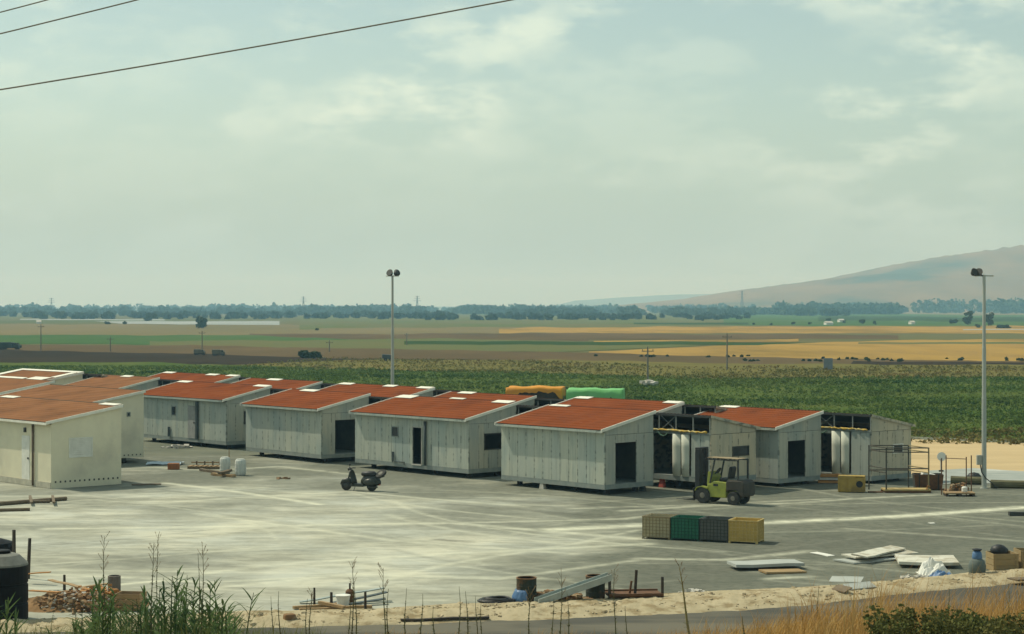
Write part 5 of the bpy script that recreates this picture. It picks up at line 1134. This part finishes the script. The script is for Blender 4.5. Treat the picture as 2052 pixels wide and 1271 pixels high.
# vehicles on the plain
def truck(label, px, py, wpx, hpx, m, rz=0.0, canvas=True):
    p = at(px, py); s_ = F / p.y; L = wpx / s_; h = hpx / s_; T = thing('truck', label, 'truck', (p.x, p.y, -.22), rz, 'trucks out on the plain'); w = 2.2
    MB().box(-L / 2, -w / 2, h * .22, L / 2, w / 2, h * .34).build('chassis', m_stake, T)
    MB().prism([(L * .22, -w / 2, h * .342), (L / 2, -w / 2, h * .342), (L / 2, -w / 2, h * .6), (L * .42, -w / 2, h * .64), (L * .36, -w / 2, h * .92), (L * .22, -w / 2, h * .92)], (0, w, 0)).build('cab', m, T)
    bdy = MB().prism([(-L / 2, -w / 2, h * .342), (L * .19, -w / 2, h * .342), (L * .19, -w / 2, h * .9), (L * .14, -w / 2, h), (-L * .45, -w / 2, h), (-L / 2, -w / 2, h * .9)], (0, w, 0)).build('cargo_cover', m, T)
    MB().box(L * .27, -w / 2 - .02, h * .66, L * .35, w / 2 + .02, h * .86).build('window', m_glass, T)
    for x in (-.36, -.2, .36):
        for y in (-w / 2 + .1, w / 2 - .1): wheel(T, (L * x, y, h * .17), h * .17, .3, n=14)
m_khaki = mat('khaki_canvas', (.17, .15, .09), (.13, .12, .08), scale=1); m_army = mat('dark_green_truck', (.035, .055, .045), (.05, .065, .05), scale=1)
truck('khaki covered truck on the brown strip, on the lamp mast side', 438, 711, 25, 13, m_khaki, .1); truck('khaki covered truck on the brown strip, on the cream houses side', 400, 709.5, 21, 12, m_khaki, .05); truck('long dark green truck beyond the ploughed strip', 18, 699, 46, 15, m_army, .0)
p = at(777, 721); T = thing('trailer', 'dark boxy trailer in the dry crop beside the two-headed lamp mast', 'trailer', (p.x, p.y, -.25), .1); MB().prism([(-.95, -.8, .5), (.9, -.8, .35), (.95, -.8, 1.05), (-.95, -.8, 1.15)], (0, 1.6, 0)).build('hull', m_pipe, T)
for x in (-.4, .5): wheel(T, (x, -.75, .3), .3, .2, n=12)
for i, x in enumerate((1655, 1664)):
    p = at(x, 739); o = tag(MB().box(-.33, -.05, 0, .33, .05, 1.75).build('marker_panel', mat('blue_grey_panel', (.22, .25, .27), scale=2), bevel=.03), 'tall blue grey panel standing in the dry crop, one of a pair', 'panel', 'pair of blue grey panels'); o.location = (p.x, p.y, -.25)
p = at(1776, 617.5 + 22); 
for i, (x, y, w, h) in enumerate(((1660, 650, 14, 4), (1685, 645, 10, 4), (1827, 649, 8, 4), (78, 648, 9, 4))):
    p = at(x, y); s_ = F / p.y; T = thing('shed', 'small white shed among the far fields', 'shed', (p.x, p.y, -.25), .2, 'small white sheds on the plain'); W_, h_ = w / s_, h / s_
    MB().box(-W_ / 2, -2, 0, W_ / 2, 2, h_).build('walls', m_white, T); MB().prism([(-W_ / 2 - .1, -2.2, h_), (-W_ / 2 - .1, 2.2, h_), (-W_ / 2 - .1, 0, h_ + .8)], (W_ + .2, 0, 0)).build('roof', m_block, T)
wood('field_scrub', [(1480, 2300, 310, 328, .2, .45, 70), (1180, 1500, 335, 345, .2, .5, 20)], 35, .3)
field('pale_road', m_pale, [(1930, 659), (2500, 657), (2500, 659), (1930, 660.5)])

# ---------------------------------------------------------------- overhead cables
m_cable = mat('cable', (.26, .24, .19), (.20, .19, .15), scale=3)
def cable(label, pa, pb, d, r=.012):
    a = atd(pa[0], d); b = atd(pb[0], d); za, zb = zpx(pa[1], d), zpx(pb[1], d); sl = (zb - za) / (b.x - a.x); pts = []
    for i in range(61):
        x = -34 + 68 * i / 60; t = x - (a.x + b.x) / 2; pts.append((x, d, (za + zb) / 2 + sl * t + .0022 * (t * t - ((b.x - a.x) / 2) ** 2)))
    o = MB().tube(pts, r, 6).build('cable', m_cable, smooth=True); return tag(o, label, 'cable', 'overhead cables')
cable('lowest and longest overhead cable crossing the sky', (0, 180), (1025, 0), 26, .011); cable('middle overhead cable crossing the sky', (0, 68), (275, 0), 26, .010); cable('topmost overhead cable crossing the corner of the sky', (0, 25), (95, 0), 26, .009)

# ---------------------------------------------------------------- plants on the bank
m_reed = mat('reed_leaf', (.065, .115, .04), (.12, .165, .065), scale=3, coord='World', trans=.25, c3=(.04, .08, .035), scale3=1.5); m_reeddry = mat('reed_stem', (.27, .22, .10), (.20, .19, .08), scale=3)
m_weed = mat('weed_stem', (.13, .125, .055), (.085, .095, .04), scale=4, trans=.1); m_head = mat('seed_head', (.30, .22, .13), (.22, .17, .10), scale=5, trans=.2)
def blade(mb, p, az, ln, w, up, droop, fold=.35):
    """one long leaf: keeled strip arching outwards"""
    dx, dy = math.cos(az), math.sin(az); k = len(mb.v); n_ = 5
    for i in range(n_ + 1):
        t = i / n_; r_ = ln * t * math.cos(up) ; z = ln * t * math.sin(up) - droop * ln * t * t; ww = w * (1 - t) ** .7 * min(1, .45 + 3 * t)
        c = (p[0] + dx * r_, p[1] + dy * r_, p[2] + z)
        mb.v += [(c[0] - dy * ww, c[1] + dx * ww, c[2] + ww * fold), c, (c[0] + dy * ww, c[1] - dx * ww, c[2] + ww * fold)]
    for i in range(n_):
        a = k + i * 3; mb.f += [(a, a + 1, a + 4, a + 3), (a + 1, a + 2, a + 5, a + 4)]
def reed(px, d, top_py, seed, label, plume=False, lean=0.0):
    p = atd(px, d); z0 = bank_z(p.x, d) - .1; h = zpx(top_py, d) - z0; rng = random.Random(seed)
    T = thing('reed', label, 'reed', (p.x, d, z0), rng.random() * 6, 'green reeds on the bank')
    pts = [(lean * h * (i / 5) ** 2, 0, h * .92 * i / 5) for i in range(6)]; MB().tube(pts, [.014, .013, .012, .01, .007, .004], 6).build('stem', m_reed if not plume else m_reeddry, T)
    mb = MB(); n_ = int(9 + h * 7)
    for i in range(n_):
        t = .15 + .85 * i / n_; a = (i % 2) * math.pi + rng.uniform(-.6, .6); blade(mb, (lean * h * t * t, 0, h * .9 * t), a, rng.uniform(.30, .55) * (1.1 - .35 * t), rng.uniform(.016, .028), rng.uniform(.45, 1.0), rng.uniform(.05, .45))
    mb.build('foliage', m_reed, T)['kind'] = 'stuff'
    if plume:
        mb = MB()
        for i in range(60):
            t = rng.random(); a = rng.random() * 6.28; z = h * (.93 + .2 * t); r_ = .07 * math.sin(math.pi * min(1, t * .9 + .1)); blade(mb, (lean * h * t, 0, z), a, .07 + r_, .006, 1.0, .3)
        mb.build('plume', m_head, T)
rng = random.Random(5); k = 0
reeds = [(x, rng.uniform(27, 34), y) for x, y in ((-25, 1200), (-5, 1215), (12, 1190), (30, 1225), (165, 1215), (185, 1165), (200, 1150), (215, 1180), (228, 1172), (245, 1205), (262, 1220), (280, 1190), (292, 1165), (305, 1200), (318, 1165), (330, 1145), (342, 1140), (352, 1128), (362, 1160), (372, 1138), (385, 1150), (395, 1175), (408, 1165), (420, 1158), (433, 1150), (444, 1195), (455, 1210), (470, 1228), (492, 1176), (300, 1232), (345, 1210), (380, 1222), (415, 1215), (230, 1235), (270, 1240), (190, 1225), (440, 1232), (360, 1235), (150, 1245), (105, 1255))]
where = lambda x: 'beside the big black tank' if x < 100 else ('before the soil heap' if x < 270 else ('set apart at the sandy edge' if x > 465 else 'in the thick clump before the crate'))
for x in range(160, 470, 7): reeds.append((x + rng.uniform(-4, 4), rng.uniform(26, 34), 1271 - (1271 - float(np.interp(x, [160, 200, 250, 330, 420, 470], [1215, 1180, 1200, 1165, 1170, 1225]))) * rng.uniform(.35, 1)))
for x, d, y in reeds:
    k += 1; reed(x, d, y, k, ('tall ' if y < 1165 else ('low ' if y > 1215 else 'mid-height ')) + 'green reed with long arching leaves ' + where(x), lean=rng.uniform(-.12, .12))
def weed(px, top, seed, label, d=None, head=True, thick=1.0, green=.4, lean=0.0):
    rng = random.Random(seed); d = d or rng.uniform(26, 36); p = atd(px, d); z0 = bank_z(p.x, d) - .08; h = zpx(top, d) - z0
    T = thing('weed', label, 'weed', (p.x, d, z0), 0, 'tall dry weeds on the bank')
    pts = [(lean * h * t + .02 * math.sin(t * 5 + seed), 0, h * t) for t in (0, .2, .4, .6, .8, 1)]; MB().tube(pts, [.012 * thick, .011 * thick, .009 * thick, .007 * thick, .005 * thick, .003], 5).build('stem', m_weed if thick < 1.5 else m_reeddry, T)
    mb = MB()
    for i in range(46):
        t = .05 + .75 * rng.random() ** 1.5; a = rng.random() * 6.28; blade(mb, (lean * h * t + .02 * math.sin(t * 5 + seed), 0, h * t), a, rng.uniform(.06, .16) * (1.1 - t), rng.uniform(.010, .022), rng.uniform(.3, 1.1), .4)
    mb.build('leaves', m_reed if green > .5 else m_weed, T)['kind'] = 'stuff'
    if head:
        mb = MB()
        for i in range(10):
            t = rng.uniform(.7, 1.0); a = rng.random() * 6.28; q = Vector((lean * h * t + .02 * math.sin(t * 5 + seed), 0, h * t)); e = q + Vector((math.cos(a) * .08, math.sin(a) * .08, .10 + .05 * rng.random())); mb.tube([q, e], .0025, 4)
            for j in range(5): f = q.lerp(e, .5 + .5 * rng.random()); blade(mb, f, rng.random() * 6.28, .025, .007, .8, .2)
        mb.build('seed_head', m_head, T)
weeds = [(210, 1075, 1), (316, 1070, 1), (305, 1090, 1), (405, 1100, 1), (398, 1108, 0), (545, 1195, 0), (560, 1185, 0), (615, 1200, 0), (622, 1190, 1), (700, 1200, 0), (706, 1125, 1), (712, 1165, 0), (770, 1138, 1), (778, 1180, 0), (813, 1178, 0), (845, 1190, 0), (920, 1175, 0), (935, 1185, 0), (955, 1195, 0), (965, 1200, 0), (1062, 1185, 1), (1108, 1200, 0), (1124, 1150, 1), (1138, 1190, 0), (1255, 1215, 0), (1232, 1140, 1), (1640, 1172, 0), (1900, 1180, 0), (2020, 1170, 0), (150, 1205, 0), (1490, 1235, 0), (870, 1215, 0)]
for i, (x, y, hd) in enumerate(weeds):
    wh = 'rising out of the reeds' if x < 450 else ('before the ochre timbers' if x < 790 else ('before the blue-wrapped drum' if x < 1150 else ('before the rusty tray' if x < 1500 else 'before the white panels')))
    weed(x, y, i + 1, ('thin dry weed with a feathery seed head ' if hd else 'thin bare dry weed ') + wh, head=bool(hd))
weed(1392, 1130, 60, 'thick leaning dry stalk, tallest weed before the rusty tray', d=30, thick=2.2, lean=-.18, head=True)
# dry grass
def grass(name, n, region, hr, m, seed):
    rng = np.random.RandomState(seed); mb = MB()
    for q in range(n):
        px = rng.uniform(region[0], region[1]); d = rng.uniform(region[2], region[3]); p = atd(px, d); z0 = bank_z(p.x, d) - .03
        den = region[4](px) * (1 + .6 * fbm(p.x, d, .5, seed)); h = (hr[0] * .5 + (hr[1] * 1.1 - hr[0] * .5) * rng.rand() ** 1.7) * den * (1 + .5 * fbm(p.x, d, 2.2, seed + 3))
        if h < .08: continue
        a = rng.normal(-.3, 1.3); bl = rng.uniform(.15, .8) * h; w = rng.uniform(.004, .008); dx, dy = math.cos(a), math.sin(a); k = len(mb.v)
        mb.v += [(p.x - dy * w, d + dx * w, z0), (p.x + dy * w, d - dx * w, z0), (p.x + dx * bl * .35 + dy * w * .7, d + dy * bl * .35 - dx * w * .7, z0 + h * .6), (p.x + dx * bl * .35 - dy * w * .7, d + dy * bl * .35 + dx * w * .7, z0 + h * .6), (p.x + dx * bl, d + dy * bl, z0 + h)]
        mb.f += [(k, k + 1, k + 2, k + 3), (k + 3, k + 2, k + 4)]
    return tag(mb.build(name, m), kind='stuff')
m_dry = mat('dry_grass', (.42, .235, .07), (.33, .20, .07), scale=1.2, c3=(.46, .31, .12), scale3=.6, coord='World', trans=.25); m_gg = mat('green_grass', (.11, .14, .04), (.16, .16, .06), scale=1.2, coord='World', trans=.25)
dens = lin([(-400, .2), (480, .2), (700, .26), (1000, .26), (1300, .3), (1500, .5), (1650, .85), (1750, 1.1), (1900, .9), (2052, 1.25), (2500, 1.3)])
grass('dry_grass', 60000, (380, 2350, 26, 46, lambda x: float(dens(x))), (.45, .95), m_dry, 1)
grass('green_grass', 7000, (-250, 650, 26, 42, lambda x: .55), (.4, .8), m_gg, 2)
# green shrub in the grass on the right
for i, (px, d, top, w, lb) in enumerate(((1875, 25, 1216, 230, 'dark green low shrub in the dry grass of the bank'), (2010, 25.5, 1222, 200, 'dark green shrub in the dry grass, next to the low one'))):
    p = atd(px, d); z0 = bank_z(p.x, d) - .1; h = zpx(top, d) - z0; W_ = w * d / F; rr_ = np.random.RandomState(50 + i); T = thing('shrub', lb, 'shrub', (p.x, d, z0), 0, 'shrubs on the bank'); mb = MB()
    for q in range(60): leaf_blob(mb, (rr_.uniform(-.5, .5) * W_, rr_.uniform(-.5, .5) * W_ * .6, h * rr_.uniform(.2, .75)), W_ * .11, h * .26, 110, .028, rr_)
    mb.build('foliage', mat('shrub_leaf', (.085, .105, .035), (.16, .15, .055), scale=2, coord='World', trans=.2), T)['kind'] = 'stuff'
    mb = MB()
    for q in range(6): a = q * 1.05; mb.tube([(0, 0, -.05), (math.cos(a) * W_ * .3, math.sin(a) * W_ * .2, h * .6)], [.02, .006], 5)
    mb.build('branches', m_trunk, T)

# ---------------------------------------------------------------- haze
m_haze = bpy.data.materials.new('haze_air'); m_haze.use_nodes = True; t = m_haze.node_tree; t.nodes.clear()
vo = t.nodes.new('ShaderNodeVolumePrincipled'); vo.inputs['Color'].default_value = (.37, .72, 1.0, 1); vo.inputs['Absorption Color'].default_value = (1, 1, 1, 1); vo.inputs['Density'].default_value = .00023; vo.inputs['Anisotropy'].default_value = .1
ou = t.nodes.new('ShaderNodeOutputMaterial'); t.links.new(vo.outputs[0], ou.inputs['Volume'])
o = MB().box(-15500, -150, -4, 15500, 12000, 186).build('haze', m_haze); o['kind'] = 'stuff'
